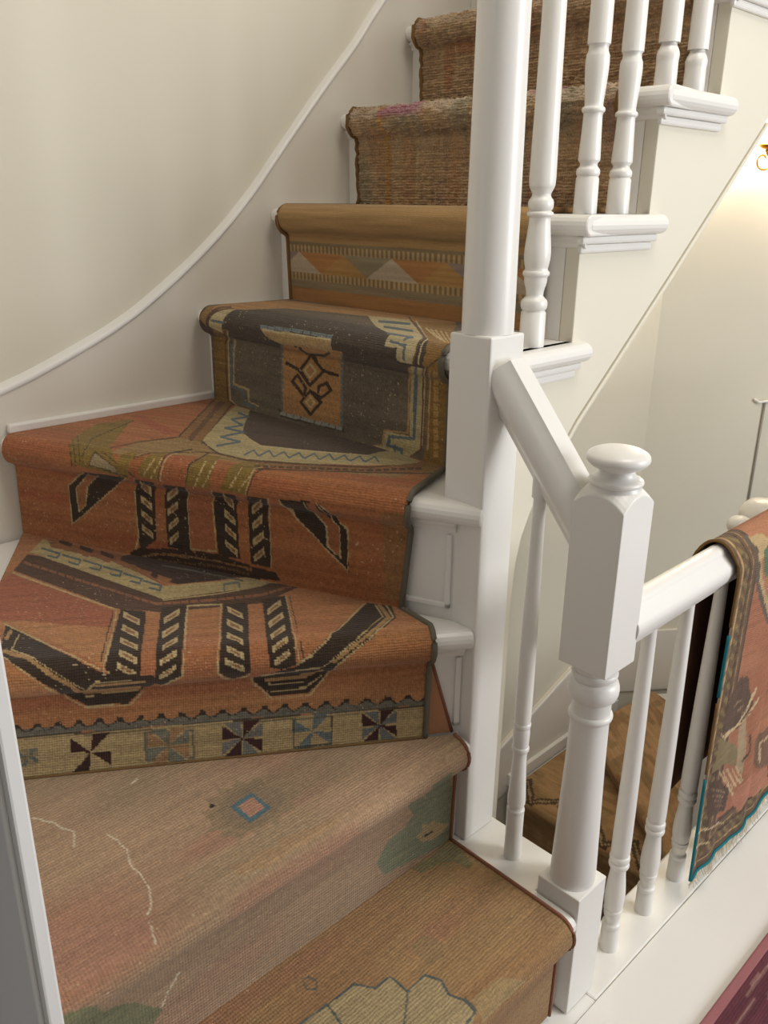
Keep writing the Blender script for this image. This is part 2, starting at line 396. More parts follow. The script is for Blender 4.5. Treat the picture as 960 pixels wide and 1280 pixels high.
stair_part(obj('soffit', v, [(i, i+1, i+7, i+6) for i in range(5)], M['wall']))
prism('raking_bead', [(0.929, 1.440), (0.588, 1.141), (0.309, 0.901), (0.240, 0.826), (0.246, 0.820), (0.315, 0.895), (0.594, 1.135), (0.935, 1.434)], 0.0315, 0.050, M['wall'], axis='y', bw=0.001)
stair_part(bpy.data.objects['raking_bead'])
# nosing returns with their mouldings on the string
for k, nm in enumerate('EFGHI'):
    x0 = XF + (k-1)*GO - NOSE; z = STEPS[nm]['z']
    if nm == 'E': x0 = 0.030
    x1 = XF + k*GO + 0.030
    xn = x0 if nm == 'E' else x0 + 0.016
    sec = [(0.034 - 0.028 + 0.017 - 0.017*math.sin(t), z - 0.017 + 0.017*math.cos(t)) for t in np.linspace(0, math.pi, 9)]
    sec = [(0.05, z)] + sec + [(0.05, z - 0.034)]
    n = len(sec)
    v = [(xn, yy, zz) for yy, zz in sec] + [(x1 - (0.0 if yy > 0.03 else 0.004), yy, zz) for yy, zz in sec]
    f = [(i, (i+1) % n, n+(i+1) % n, n+i) for i in range(n)] + [tuple(range(n)), tuple(range(n, 2*n))[::-1]]
    ob = obj('nosing_return', v, f, M['trim'])
    bm = bmesh.new(); bm.from_mesh(ob.data); bmesh.ops.recalc_face_normals(bm, faces=bm.faces); bm.to_mesh(ob.data); bm.free()
    stair_part(bevel(ob, 0.003, 2))
    for (zz0, zz1, yo, xe) in ((z - 0.047, z - 0.034, 0.019, 0.014), (z - 0.062, z - 0.047, 0.026, 0.022)):
        xs = x0 + (0 if nm == 'E' else yo - 0.006)
        stair_part(box('scotia', xs, x1 - xe, yo, 0.036, zz0, zz1, M['trim'], bw=0.0045))

# ---------------------------------------------------------------- newel posts
np1 = tag(empty('newel_post', (0, 0, 0.21)), 'tall white newel post with square block and round column above', 'newel post')
def child(o, p, off):
    o.parent = p; o.matrix_parent_inverse = Matrix.Translation(off).inverted(); return o
W0 = 0.0392
child(box('square_block', -W0, W0, -W0, W0, 0.21, 1.0972, M['trim'], bw=0.003), np1, (0, 0, 0.21))
child(lathe('column', [(0.0385, 1.0972), (0.0385, 1.14), (0.0372, 1.30), (0.0358, 1.45), (0.0350, 1.60), (0.0340, 2.0), (0.034, 2.3)], (0, 0, 0), M['trim'], seg=40), np1, (0, 0, 0.21))
LX, LY, W1 = 0.0, -0.2361, 0.0396
np2 = tag(empty('newel_post', (LX, LY, 0)), 'short white newel post with turned shaft and button cap', 'newel post')
child(box('base_block', LX - W1, LX + W1, LY - W1, LY + W1, 0.0, 0.2437, M['trim'], bw=0.002), np2, (LX, LY, 0))
sh = [(0.0365, 0.2437), (0.0365, 0.26), (0.0335, 0.36), (0.0305, 0.46), (0.0292, 0.540), (0.0292, 0.549)]
ring = lambda r0, r1, z, h: [(r0 + (r1-r0)*math.sin(t), z + h*(1-math.cos(t))/2) for t in np.linspace(0, math.pi, 9)]
sh += ring(0.0295, 0.0335, 0.549, 0.012) + [(0.0295, 0.563), (0.0295, 0.580)] + ring(0.0300, 0.0385, 0.584, 0.034) + [(0.0315, 0.620)] + ring(0.0315, 0.0345, 0.622, 0.010) + [(0.0325, 0.636), (0.038, 0.6448)]
child(lathe('shaft', sh, (LX, LY, 0), M['trim'], seg=36), np2, (LX, LY, 0))
# upper block: square below, its top corners cut by a dome so each face ends in an arc
nb = 12; v, f = [], []
zb0, zb1 = 0.6448, 0.9175
gn = 13; g = np.linspace(-W1, W1, gn)
top = lambda x, y: zb1 + 0.018 - 0.018*((x*x + y*y)/(2*W1*W1))*2
idx = {}
for j, yy in enumerate(g):
    for i, xx in enumerate(g):
        idx[i, j] = len(v); v.append((LX + xx, LY + yy, top(xx, yy) - 0.006))
for j in range(gn-1):
    for i in range(gn-1): f.append((idx[i, j], idx[i+1, j], idx[i+1, j+1], idx[i, j+1]))
rim = [(i, 0) for i in range(gn-1)] + [(gn-1, j) for j in range(gn-1)] + [(i, gn-1) for i in range(gn-1, 0, -1)] + [(0, j) for j in range(gn-1, 0, -1)]
b0 = len(v)
for (i, j) in rim: v.append((v[idx[i, j]][0], v[idx[i, j]][1], zb0))
for k in range(len(rim)):
    q = (k+1) % len(rim); f.append((idx[rim[q]], idx[rim[k]], b0 + k, b0 + q))
f.append(tuple(range(b0, b0 + len(rim)))[::-1])
ub = obj('upper_block', v, f, M['trim'])
bm = bmesh.new(); bm.from_mesh(ub.data); bmesh.ops.recalc_face_normals(bm, faces=bm.faces); bm.to_mesh(ub.data); bm.free()
child(bevel(ub, 0.0015, 2), np2, (LX, LY, 0))
cap = [(0.036, 0.915)] + ring(0.034, 0.0375, 0.920, 0.008) + [(0.029, 0.930), (0.0245, 0.936), (0.0245, 0.941), (0.030, 0.944)] + round_prof([(0.035, 0.946), (0.0415, 0.952), (0.0428, 0.957), (0.040, 0.963), (0.029, 0.9685), (0.012, 0.9715), (0.002, 0.972)], 4)
child(lathe('cap', cap, (LX, LY, 0), M['trim'], seg=40), np2, (LX, LY, 0))
# newel of the flight below, beyond the rug
np3 = tag(empty('newel_post', (1.18, 0.0, -0.80)), 'cream newel knob peeping above the rug draped over the railing', 'newel post')
child(box('square_block', 1.145, 1.215, -0.035, 0.035, -0.80, 0.43, M['trim'], bw=0.003), np3, (1.18, 0, -0.80))
child(lathe('cap', [(0.034, 0.43), (0.034, 0.445), (0.028, 0.455), (0.026, 0.470)] + round_prof([(0.040, 0.480), (0.056, 0.500), (0.054, 0.525), (0.035, 0.548), (0.004, 0.555)], 4), (1.18, 0, 0), M['trim'], seg=32), np3, (1.18, 0, -0.80))
child(lathe('cap_ring', round_prof([(0.02, -0.02), (0.030, -0.008), (0.032, 0.008), (0.022, 0.022), (0.003, 0.028)], 4), (1.085, 0.015, 0.50), M['trim'], seg=24), np3, (1.18, 0, -0.80))

# ---------------------------------------------------------------- railings
RAIL = [(0.0, 0.0), (0.017, 0.0), (0.020, 0.006), (0.026, 0.013), (0.0305, 0.021), (0.033, 0.030), (0.033, 0.037), (0.0315, 0.043), (0.028, 0.048), (0.0155, 0.0605), (0.0145, 0.0635), (0.0125, 0.068), (0.0085, 0.0715), (0.0, 0.0735)]
RAIL = RAIL + [(-a, b) for a, b in RAIL[::-1][1:-1]]
def turned_big(h):
    return ([(0.0212, 0), (0.0208, 0.056), (0.0190, 0.058)] + ring(0.0185, 0.0222, 0.060, 0.018) +
        round_prof([(0.0140, 0.083), (0.0150, 0.092), (0.0185, 0.104), (0.0190, 0.112)], 3) + ring(0.0195, 0.0222, 0.114, 0.009) +
        round_prof([(0.0185, 0.126), (0.0212, 0.140), (0.0215, 0.155), (0.0195, 0.175), (0.0175, 0.196), (0.0170, 0.205)], 4) +
        ring(0.0190, 0.0215, 0.207, 0.007) + ring(0.0170, 0.0205, 0.216, 0.018) + [(0.0150, 0.238), (0.0150, 0.241)] +
        round_prof([(0.0185, 0.248), (0.0210, 0.258), (0.0208, 0.30), (0.0180, 0.50), (0.0150, h)], 4))
def turned_mid(h):
    return ([(0.0200, 0), (0.0192, 0.056), (0.0180, 0.058)] + ring(0.0175, 0.0198, 0.060, 0.012) + [(0.0145, 0.076), (0.0145, 0.080)] +
        round_prof([(0.0180, 0.084), (0.0182, 0.090), (0.0165, 0.125), (0.0155, 0.152)], 3) + ring(0.0160, 0.0192, 0.156, 0.009) +
        round_prof([(0.0150, 0.168), (0.0158, 0.18), (0.0180, 0.205), (0.0192, 0.228), (0.0185, 0.240)], 4) + [(0.0160, 0.246), (0.0155, 0.252)] +
        round_prof([(0.0180, 0.258), (0.0186, 0.27), (0.0172, 0.42), (0.0150, h)], 3))
def turned_short(h):
    return ([(0.0198, 0), (0.0190, 0.040), (0.0190, 0.042)] + round_prof([(0.0190, 0.044), (0.0198, 0.054), (0.0175, 0.062), (0.0135, 0.070), (0.0140, 0.076)], 4) +
        round_prof([(0.0180, 0.080), (0.0186, 0.088), (0.0172, 0.26), (0.0150, h)], 3))
def turned_landing(h):
    return ([(0.0165, 0), (0.0160, 0.048), (0.0150, 0.050)] + ring(0.0148, 0.0165, 0.051, 0.010) + round_prof([(0.0125, 0.064), (0.0135, 0.072), (0.0155, 0.080), (0.0150, 0.086)], 3) +
        ring(0.0152, 0.0168, 0.088, 0.006) + round_prof([(0.0160, 0.097), (0.0178, 0.115), (0.0170, 0.140), (0.0140, 0.170), (0.0130, 0.184)], 4) +
        ring(0.0150, 0.0180, 0.186, 0.012) + ring(0.0150, 0.0178, 0.199, 0.014) + [(0.0140, 0.218)] +
        round_prof([(0.0160, 0.224), (0.0165, 0.235), (0.0148, 0.40), (0.0105, h)], 3))
def turned_slim(h):
    return ([(0.0150, 0), (0.0146, 0.060), (0.0146, 0.090)] + ring(0.0140, 0.0152, 0.094, 0.008) + [(0.0125, 0.106)] +
        round_prof([(0.0150, 0.112), (0.0152, 0.125), (0.0130, 0.165), (0.0115, 0.200), (0.0118, 0.214)], 4) + ring(0.0125, 0.0145, 0.217, 0.010) +
        round_prof([(0.0130, 0.230), (0.0138, 0.250), (0.0128, 0.262)], 3) + ring(0.0130, 0.0145, 0.264, 0.008) +
        round_prof([(0.0120, 0.275), (0.0135, 0.285), (0.0130, 0.40), (0.0095, 0.655), (0.0095, 0.66)], 3) + [(0.0125, 0.661), (0.0125, h)])
# short flight from the landing to the tall newel
rl = tag(empty('stair_railing', (0, -0.118, 0.21)), 'short sloping white handrail between the two newel posts with one baluster', 'railing')
child(sweep('handrail', [(a, b - 0.037) for a, b in RAIL], (0, -0.030, 1.042), (0, -0.206, 0.833), M['trim'], side=(1, 0, 0)), rl, (0, -0.118, 0.21))
child(lathe('baluster', turned_slim(0.70), (-0.004, -0.118, 0.21), M['trim']), rl, (0, -0.118, 0.21))
# upper flight
ru = tag(empty('stair_railing', (0.4, 0.06, 1.05)), 'row of white turned balusters climbing the open side of the upper flight', 'railing')
off = (0.4, 0.06, 1.05)
slope = RISE/GO
def rail_z(x): return 1.05 + 0.90 + (x - 0.12)*slope
child(lathe('baluster', turned_big(rail_z(0.190) - 1.05), (0.190, 0.058, 1.05), M['trim']), ru, off)
spots = [(0.316, 1.26, turned_mid), (0.418, 1.26, turned_mid), (0.535, 1.47, turned_short), (0.640, 1.47, turned_short), (0.745, 1.68, turned_short), (0.850, 1.68, turned_short)]
for (x, z, fn) in spots:
    child(lathe('baluster', fn(rail_z(x) - z), (x, 0.058, z), M['trim']), ru, off)
child(sweep('handrail', RAIL, (0.03, 0.058, rail_z(0.03)), (1.3, 0.058, rail_z(1.3)), M['trim']), ru, off)
# landing guard
rg = tag(empty('landing_railing', (0.6, LY - 0.010, 0)), 'level white landing railing with slim turned balusters, a rug hung over it', 'railing')
off = (0.6, LY - 0.010, 0)
RY = LY - 0.010
child(sweep('handrail', [(a, b) for a, b in RAIL], (0.036, RY, 0.662), (2.2, RY, 0.662), M['trim']), rg, off)
for k in range(12):
    child(lathe('baluster', turned_landing(0.664), (0.133 + k*0.1235, RY - 0.002, 0.0), M['trim']), rg, off)

# woven motifs of each rug: colour and outline in thousandths of the cloth (across, along)
PAT = {}
PAT['C'] = [
 ((172,88,62),[1000,689,977,736,943,717,910,701,879,682,848,663,817,644,789,622,758,599,733,577,704,553,707,444,733,451,758,456,784,461,810,466,838,473,866,480,897,489,928,487,959,485,972,549,985,618]),
 ((186,116,72),[959,485,928,487,897,489,866,480,838,473,810,466,784,461,758,456,733,451,707,444,710,368,712,302,715,273,738,287,763,304,789,335,815,368,843,404,874,418,902,430,951,454]),
 ((92,60,44),[977,755,959,865,905,862,869,848,835,834,805,819,771,805,740,789,710,772,679,755,650,736,622,717,594,696,566,715,535,736,506,758,476,784,445,812,414,843,383,876,350,922,311,1000,280,1000,237,1000,272,888,311,777,347,689,375,667,404,646,432,627,460,610,488,596,514,584,542,570,568,561,596,549,630,556,663,561,699,565,728,591,756,615,784,639,815,660,846,682,877,701,910,720,943,739]),
 ((152,88,58),[959,803,936,793,938,810,959,819]),
 ((152,88,58),[933,793,913,784,913,800,933,808]),
 ((152,88,58),[907,781,887,774,887,789,907,798]),
 ((152,88,58),[884,772,864,762,864,779,884,789]),
 ((152,88,58),[859,760,841,751,841,767,859,777]),
 ((152,88,58),[835,748,817,739,817,755,835,765]),
 ((152,88,58),[812,736,794,727,794,743,812,753]),
 ((152,88,58),[792,727,771,715,771,732,792,743]),
 ((152,88,58),[769,713,751,703,748,720,769,732]),
 ((152,88,58),[746,701,728,689,728,708,746,717]),
 ((152,88,58),[725,689,707,677,704,694,725,705]),
 ((152,88,58),[704,675,686,663,684,679,702,691]),
 ((152,88,58),[681,660,666,648,663,665,681,677]),
 ((152,88,58),[661,646,645,632,643,651,661,663]),
 ((152,88,58),[640,629,625,615,622,634,640,648]),
 ((152,88,58),[620,615,604,601,602,620,620,632]),
 ((152,88,58),[607,601,591,608,591,627,607,620]),
 ((152,88,58),[586,610,568,618,568,637,586,629]),
 ((152,88,58),[566,618,548,625,548,646,566,639]),
 ((152,88,58),[545,627,527,634,527,658,545,648]),
 ((152,88,58),[524,637,506,644,504,670,522,660]),
 ((152,88,58),[501,648,483,658,483,682,501,670]),
 ((152,88,58),[481,658,473,663,473,686,481,682]),
 ((152,88,58),[478,660,460,672,458,698,478,684]),
 ((152,88,58),[455,677,437,689,437,715,455,701]),
 ((152,88,58),[434,691,416,705,414,734,432,720]),
 ((152,88,58),[411,710,393,724,391,755,411,736]),
 ((152,88,58),[388,732,370,746,368,779,388,758]),
 ((152,88,58),[368,748,347,770,344,805,365,781]),
 ((152,88,58),[347,767,326,808,324,846,344,803]),
 ((152,88,58),[321,819,301,865,301,895,321,850]),
 ((152,88,58),[298,869,275,926,272,969,296,907]),
 ((152,88,58),[270,941,254,979,254,1000,270,974]),
 ((188,158,108),[977,739,938,717,900,696,864,675,828,651,828,660,864,684,900,705,938,727,977,746]),
 ((188,158,108),[830,653,797,629,763,606,730,582,699,556,697,563,730,589,761,615,797,639,830,663]),
 ((182,156,104),[954,879,933,983,892,974,859,969,825,960,792,952,758,945,725,936,686,905,648,872,617,817,586,762,558,781,530,803,499,829,470,853,440,884,401,945,362,1000,329,1000,283,1000,311,981,350,884,380,843,411,805,442,772,473,741,501,717,532,691,560,672,589,651,614,677,643,701,671,722,699,743,728,762,758,781,789,800,820,817,851,834,884,848,918,865]),
 ((150,88,54),[915,974,866,981,828,981,792,979,753,976,717,976,684,974,648,971,620,874,591,777,620,812,648,848,684,879,725,910,758,914,794,922,830,929,866,933,902,938]),
 ((70,44,34),[699,967,671,1000,643,1000,614,1000,571,1000,530,1000,499,1000,470,1000,440,1000,411,1000,383,1000,355,1000,362,1000,398,964,440,898,478,857,514,824,550,793,581,810,609,824,638,874,668,922]),
 ((176,124,76),[599,998,558,1000,519,1000,560,1000,602,1000]),
 ((176,124,76),[524,1000,494,1000,463,1000,432,1000,463,1000,494,1000,524,1000]),
 ((176,124,76),[437,1000,404,1000,370,1000,339,1000,370,1000,404,1000,437,1000]),
 ((100,96,84),[586,943,548,943,509,945,506,964,545,962,586,957]),
 ((100,96,84),[512,945,478,941,442,943,409,938,378,931,375,952,409,955,442,957,476,962,509,964]),
 ((92,106,104),[928,912,871,895,871,910,928,926]),
 ((92,106,104),[874,910,877,867,871,862,869,907]),
 ((92,106,104),[871,876,902,881,902,869,871,862]),
 ((160,92,56),[892,979,848,964,851,933,871,936,874,948,892,950]),
 ((74,48,36),[884,1000,843,995,846,964,884,981]),
 ((92,106,104),[864,891,807,872,807,888,864,905]),
 ((92,106,104),[812,888,815,841,810,838,807,884]),
 ((92,106,104),[810,853,841,860,841,846,810,836]),
 ((160,92,56),[828,960,787,943,789,912,807,914,812,926,828,931]),
 ((74,48,36),[820,993,779,976,784,945,820,962]),
 ((92,106,104),[802,874,748,855,748,869,802,888]),
 ((92,106,104),[753,869,756,822,751,819,748,867]),
 ((92,106,104),[751,834,781,841,781,827,751,817]),
 ((160,92,56),[766,945,725,929,730,895,748,898,751,912,766,914]),
 ((74,48,36),[758,981,720,962,722,929,758,950]),
 ((92,106,104),[746,850,694,829,692,846,746,867]),
 ((92,106,104),[697,846,702,796,697,791,692,843]),
 ((92,106,104),[697,808,725,817,725,800,697,791]),
 ((160,92,56),[707,924,668,905,674,872,692,874,694,888,710,893]),
 ((74,48,36),[699,962,661,943,666,907,699,929]),
 ((92,106,104),[692,819,640,793,640,810,689,836]),
 ((92,106,104),[643,812,648,760,645,755,638,808]),
 ((92,106,104),[643,772,671,781,674,765,645,753]),
 ((160,92,56),[653,893,614,872,620,836,638,841,640,855,656,860]),
 ((74,48,36),[643,931,607,910,612,874,645,898]),
 ((92,106,104),[640,781,591,753,589,772,638,798]),
 ((92,106,104),[594,772,599,720,594,715,589,767]),
 ((92,106,104),[594,729,622,743,622,727,596,713]),
 ((160,92,56),[599,860,563,834,571,796,586,803,589,817,602,824]),
 ((74,48,36),[589,900,555,874,560,836,591,862]),
 ((104,112,104),[432,784,427,869,432,865,437,781]),
 ((104,112,104),[432,846,388,900,386,929,432,867]),
 ((104,112,104),[391,919,396,843,391,846,386,922]),
 ((178,150,100),[589,639,563,656,535,675,506,694,476,720,447,743,447,755,476,732,504,708,535,684,563,665,589,648]),
 ((178,150,100),[450,741,414,784,375,838,337,903,337,917,375,853,414,798,450,753]),
 ((178,150,100),[339,895,301,998,275,1000,303,1000,339,912]),
 ((64,47,36),[689,563,661,558,630,553,632,468,635,390,638,316,638,283,640,259,643,230,674,242,702,252,712,273,707,297,702,349,699,416,694,487]),
 ((64,47,36),[594,584,566,599,532,618,540,518,545,425,550,340,553,290,555,266,558,240,599,216,614,230,609,261,607,285,607,325,602,406,599,492]),
 ((64,47,36),[445,644,416,660,386,684,393,558,401,439,409,333,411,285,411,261,411,235,447,216,476,242,476,266,473,290,468,337,463,430,455,532]),
 ((64,47,36),[347,727,314,777,283,824,293,663,301,520,311,385,314,297,314,271,311,247,344,235,368,245,370,268,373,292,370,356,362,470,355,594]),
 ((190,160,112),[681,549,643,496,645,456,681,511]),
 ((150,98,62),[674,527,650,496,650,477,674,511]),
 ((190,160,112),[681,466,645,411,645,373,684,430]),
 ((150,98,62),[674,444,653,411,653,394,676,428]),
 ((190,160,112),[684,387,645,330,645,302,684,354]),
 ((150,98,62),[676,366,653,333,653,316,676,352]),
 ((190,160,112),[684,314,645,285,648,273,684,295]),
 ((150,98,62),[676,302,653,285,653,280,676,295]),
 ((190,160,112),[686,280,648,259,650,247,686,268]),
 ((150,98,62),[679,273,656,261,658,257,679,268]),
 ((190,160,112),[589,508,550,587,553,534,591,461]),
 ((150,98,62),[581,508,558,556,560,532,584,487]),
 ((190,160,112),[594,409,555,477,558,430,594,363]),
 ((150,98,62),[586,409,563,449,566,430,586,390]),
 ((190,160,112),[596,316,560,378,563,333,596,295]),
 ((150,98,62),[591,316,568,352,571,333,591,304]),
 ((190,160,112),[599,278,563,299,566,283,602,266]),
 ((150,98,62),[591,278,571,290,571,283,594,273]),
 ((190,160,112),[602,249,566,268,568,257,604,235]),
 ((150,98,62),[596,249,573,261,576,257,596,245]),
 ((190,160,112),[437,629,406,561,409,504,440,572]),
 ((150,98,62),[432,601,414,558,414,534,432,577]),
 ((190,160,112),[445,506,414,435,419,378,450,449]),
 ((150,98,62),[440,475,422,432,424,409,442,451]),
 ((190,160,112),[452,390,422,316,424,295,458,337]),
 ((150,98,62),[447,361,429,316,429,304,450,337]),
 ((190,160,112),[460,299,424,278,424,266,460,285]),
 ((150,98,62),[452,290,432,278,432,273,452,285]),
 ((190,160,112),[463,271,424,252,424,238,463,259]),
 ((150,98,62),[455,264,432,252,432,247,455,259]),
 ((190,160,112),[344,615,301,758,306,679,350,546]),
 ((150,98,62),[337,622,311,705,314,672,339,591]),
 ((190,160,112),[355,470,311,594,314,527,357,409]),
 ((150,98,62),[347,475,321,546,321,520,347,449]),
 ((190,160,112),[362,340,319,449,324,382,362,302]),
 ((150,98,62),[355,342,329,406,332,378,355,318]),
 ((190,160,112),[362,285,326,314,326,295,362,273]),
 ((150,98,62),[355,285,334,299,334,292,355,280]),
 ((190,160,112),[360,259,326,278,324,268,357,245]),
 ((150,98,62),[352,259,332,271,332,266,352,254]),
 ((188,158,108),[699,558,702,477,704,399,702,399,699,475,697,556]),
 ((188,158,108),[704,406,710,337,712,292,717,268,715,266,707,290,704,335,702,404]),
 ((188,158,108),[532,615,540,515,545,423,548,337,550,287,553,264,558,240,553,238,550,264,548,287,545,335,540,423,535,515,530,615]),
 ((188,158,108),[555,242,578,233,602,211,602,185,576,226,553,240]),
 ((188,158,108),[532,603,506,610,478,622,450,634,450,646,476,639,504,627,532,615]),
 ((188,158,108),[452,644,460,534,468,432,473,340,478,290,481,266,483,242,478,240,478,266,476,287,470,337,465,432,458,534,447,646]),
 ((188,158,108),[483,242,445,185,445,207,481,245]),
 ((188,158,108),[447,185,411,228,411,233,447,207]),
 ((188,158,108),[285,819,293,665,301,520,308,387,311,297,308,271,306,249,303,249,306,273,308,297,306,387,298,523,290,667,280,831]),
 ((70,50,38),[707,551,710,477,715,411,717,347,720,297,722,273,717,297,715,344,712,409,707,475,704,549]),
 ((70,50,38),[540,596,545,504,550,416,555,335,555,290,558,266,563,242,560,242,558,266,555,290,553,335,548,416,542,504,537,596]),
 ((70,50,38),[447,622,458,496,465,385,470,299,473,271,473,242,470,271,468,299,463,385,455,496,445,622]),
 ((70,50,38),[275,822,285,641,293,480,301,333,301,283,296,257,293,257,298,283,301,330,290,485,283,644,272,827]),
 ((64,47,36),[941,466,900,428,874,401,848,375,823,344,799,318,776,297,753,283,733,271,712,261,689,257,663,254,638,252,614,249,609,233,645,181,671,154,699,157,728,157,756,159,776,173,797,185,810,233,830,247,851,264,871,278,895,295,920,321,933,368]),
 ((178,128,80),[925,394,920,437,928,447,933,404]),
 ((178,128,80),[925,340,895,318,866,302,866,314,897,337,925,356]),
 ((178,128,80),[874,306,848,285,828,268,807,254,802,259,823,276,846,292,871,321]),
 ((178,128,80),[810,257,784,238,761,183,753,214,779,245,807,264]),
 ((178,128,80),[763,183,740,183,715,183,692,183,666,183,643,183,640,221,666,221,689,221,712,221,735,223,758,223]),
 ((188,158,108),[949,473,900,428,897,432,946,477]),
 ((188,158,108),[902,430,874,404,846,373,817,342,792,314,769,295,743,280,722,268,720,271,743,283,766,297,792,321,817,349,846,380,871,409,900,435]),
 ((188,158,108),[722,271,712,259,710,261,722,271]),
 ((188,158,108),[712,259,699,264,699,266,712,261]),
 ((188,158,108),[905,423,910,352,907,349,902,420]),
 ((188,158,108),[910,349,871,318,871,323,910,356]),
 ((188,158,108),[874,321,846,295,823,278,802,264,799,264,823,280,846,297,871,325]),
 ((188,158,108),[802,264,779,247,756,226,756,230,779,249,802,266]),
 ((188,158,108),[748,221,730,245,733,247,751,226]),
 ((188,158,108),[733,242,707,242,679,240,650,240,625,240,625,242,650,242,679,245,707,245,733,247]),
 ((188,158,108),[925,323,897,295,874,276,851,259,830,240,828,242,851,261,871,278,897,297,925,330]),
 ((188,158,108),[833,240,815,221,799,181,779,166,756,152,756,154,776,169,797,183,812,226,830,245]),
 ((188,158,108),[758,152,735,152,710,152,686,152,663,152,663,154,686,154,712,157,735,157,758,157]),
 ((188,158,108),[663,152,638,178,640,181,666,154]),
 ((188,158,108),[758,178,712,181,715,183,758,181]),
 ((188,158,108),[715,181,681,181,648,181,648,183,681,183,715,183]),
 ((178,128,80),[735,233,710,230,684,230,658,230,632,230,632,238,658,238,684,238,710,238,735,238]),
 ((64,47,36),[314,240,290,259,270,273,249,287,229,306,201,397,167,525,131,686,87,929,54,974,23,1000,54,565,103,344,136,290,159,276,183,264,203,249,224,233,239,185,257,162,280,140,306,140,334,140,362,140,383,164,406,185,386,219,362,228,339,235]),
 ((178,128,80),[62,924,67,774,51,865,49,1000]),
 ((178,128,80),[67,791,72,648,59,715,51,881]),
 ((178,128,80),[72,663,77,527,64,587,57,748]),
 ((178,128,80),[64,641,87,523,87,466,64,580]),
 ((178,128,80),[82,549,105,439,105,387,85,477]),
 ((178,128,80),[103,451,123,366,123,316,103,397]),
 ((178,128,80),[121,375,139,311,136,299,121,325]),
 ((178,128,80),[136,318,147,302,144,295,134,302]),
 ((178,128,80),[141,306,157,295,152,287,139,297]),
 ((178,128,80),[154,297,167,287,162,283,149,290]),
 ((178,128,80),[165,290,177,280,175,276,162,283]),
 ((178,128,80),[175,283,188,276,185,268,172,276]),
 ((178,128,80),[188,276,198,268,195,264,183,271]),
 ((178,128,80),[198,271,208,264,206,257,193,264]),
 ((178,128,80),[208,264,219,257,213,249,203,257]),
 ((178,128,80),[219,257,229,249,224,242,213,252]),
 ((178,128,80),[229,252,234,247,229,240,224,245]),
 ((178,128,80),[375,176,350,176,324,176,298,176,298,183,324,183,350,183,378,183]),
 ((178,128,80),[303,176,272,181,247,207,252,226,278,207,303,183]),
 ((188,158,108),[308,245,275,261,278,266,311,247]),
 ((188,158,108),[278,261,254,278,234,295,206,354,172,480,134,653,87,910,87,936,134,677,172,501,208,363,237,297,257,280,278,264]),
 ((188,158,108),[69,910,85,561,80,584,62,957]),
 ((188,158,108),[80,603,149,311,149,306,80,582]),
 ((188,158,108),[147,318,177,287,203,271,229,254,229,252,203,268,175,285,147,309]),
 ((188,158,108),[229,254,254,233,254,230,226,252]),
 ((188,158,108),[252,235,280,233,306,230,334,228,360,226,388,223,386,207,360,219,334,223,306,226,280,228,252,230]),
 ((188,158,108),[39,983,46,822,41,850,33,1000]),
 ((188,158,108),[49,800,57,651,51,677,41,848]),
 ((188,158,108),[57,648,62,563,57,587,51,672]),
 ((188,158,108),[54,625,77,504,77,480,57,584]),
 ((188,158,108),[77,504,98,409,98,387,77,480]),
 ((188,158,108),[98,409,116,335,116,314,98,387]),
 ((188,158,108),[116,335,131,302,129,299,116,314]),
 ((188,158,108),[131,302,139,295,139,292,129,299]),
 ((188,158,108),[139,297,149,287,147,285,136,292]),
 ((188,158,108),[149,287,159,280,159,278,147,285]),
 ((188,158,108),[162,280,172,273,170,271,159,278]),
 ((188,158,108),[172,273,183,266,180,264,170,271]),
 ((188,158,108),[183,266,193,259,190,257,180,264]),
 ((188,158,108),[193,259,203,252,201,249,190,257]),
 ((188,158,108),[203,252,211,247,208,242,201,249]),
 ((188,158,108),[208,247,219,240,216,235,206,245]),
 ((188,158,108),[219,240,226,228,224,223,216,235]),
 ((188,158,108),[226,228,234,207,229,185,224,221]),
 ((188,158,108),[234,204,237,183,237,181,231,185]),
 ((188,158,108),[237,183,244,176,242,173,234,183]),
 ((188,158,108),[244,176,254,166,249,162,242,173]),
 ((188,158,108),[254,164,262,154,260,152,252,162]),
 ((188,158,108),[262,154,270,145,267,143,260,152]),
 ((188,158,108),[270,145,278,135,275,133,267,143]),
 ((188,158,108),[275,138,288,138,288,133,275,133]),
 ((188,158,108),[290,138,303,138,301,133,288,133]),
 ((188,158,108),[303,138,316,138,316,133,303,133]),
 ((188,158,108),[316,138,329,138,329,135,316,133]),
 ((188,158,108),[329,138,342,138,342,135,329,135]),
 ((188,158,108),[342,138,355,138,355,135,342,135]),
 ((188,158,108),[357,138,365,138,362,135,357,135]),
 ((188,158,108),[360,138,370,147,373,145,362,135]),
 ((188,158,108),[370,147,380,159,383,157,373,145]),
 ((188,158,108),[380,159,391,169,393,166,383,157]),
 ((188,158,108),[391,169,401,178,404,176,393,166]),
 ((188,158,108),[401,181,409,207,411,185,404,178]),
 ((188,158,108),[365,152,339,152,314,152,285,152,288,157,314,154,339,154,365,154]),
 ((188,158,108),[288,152,267,166,247,181,249,183,270,169,290,154]),
 ((188,158,108),[370,169,344,169,316,169,290,169,290,171,319,171,344,171,370,173]),
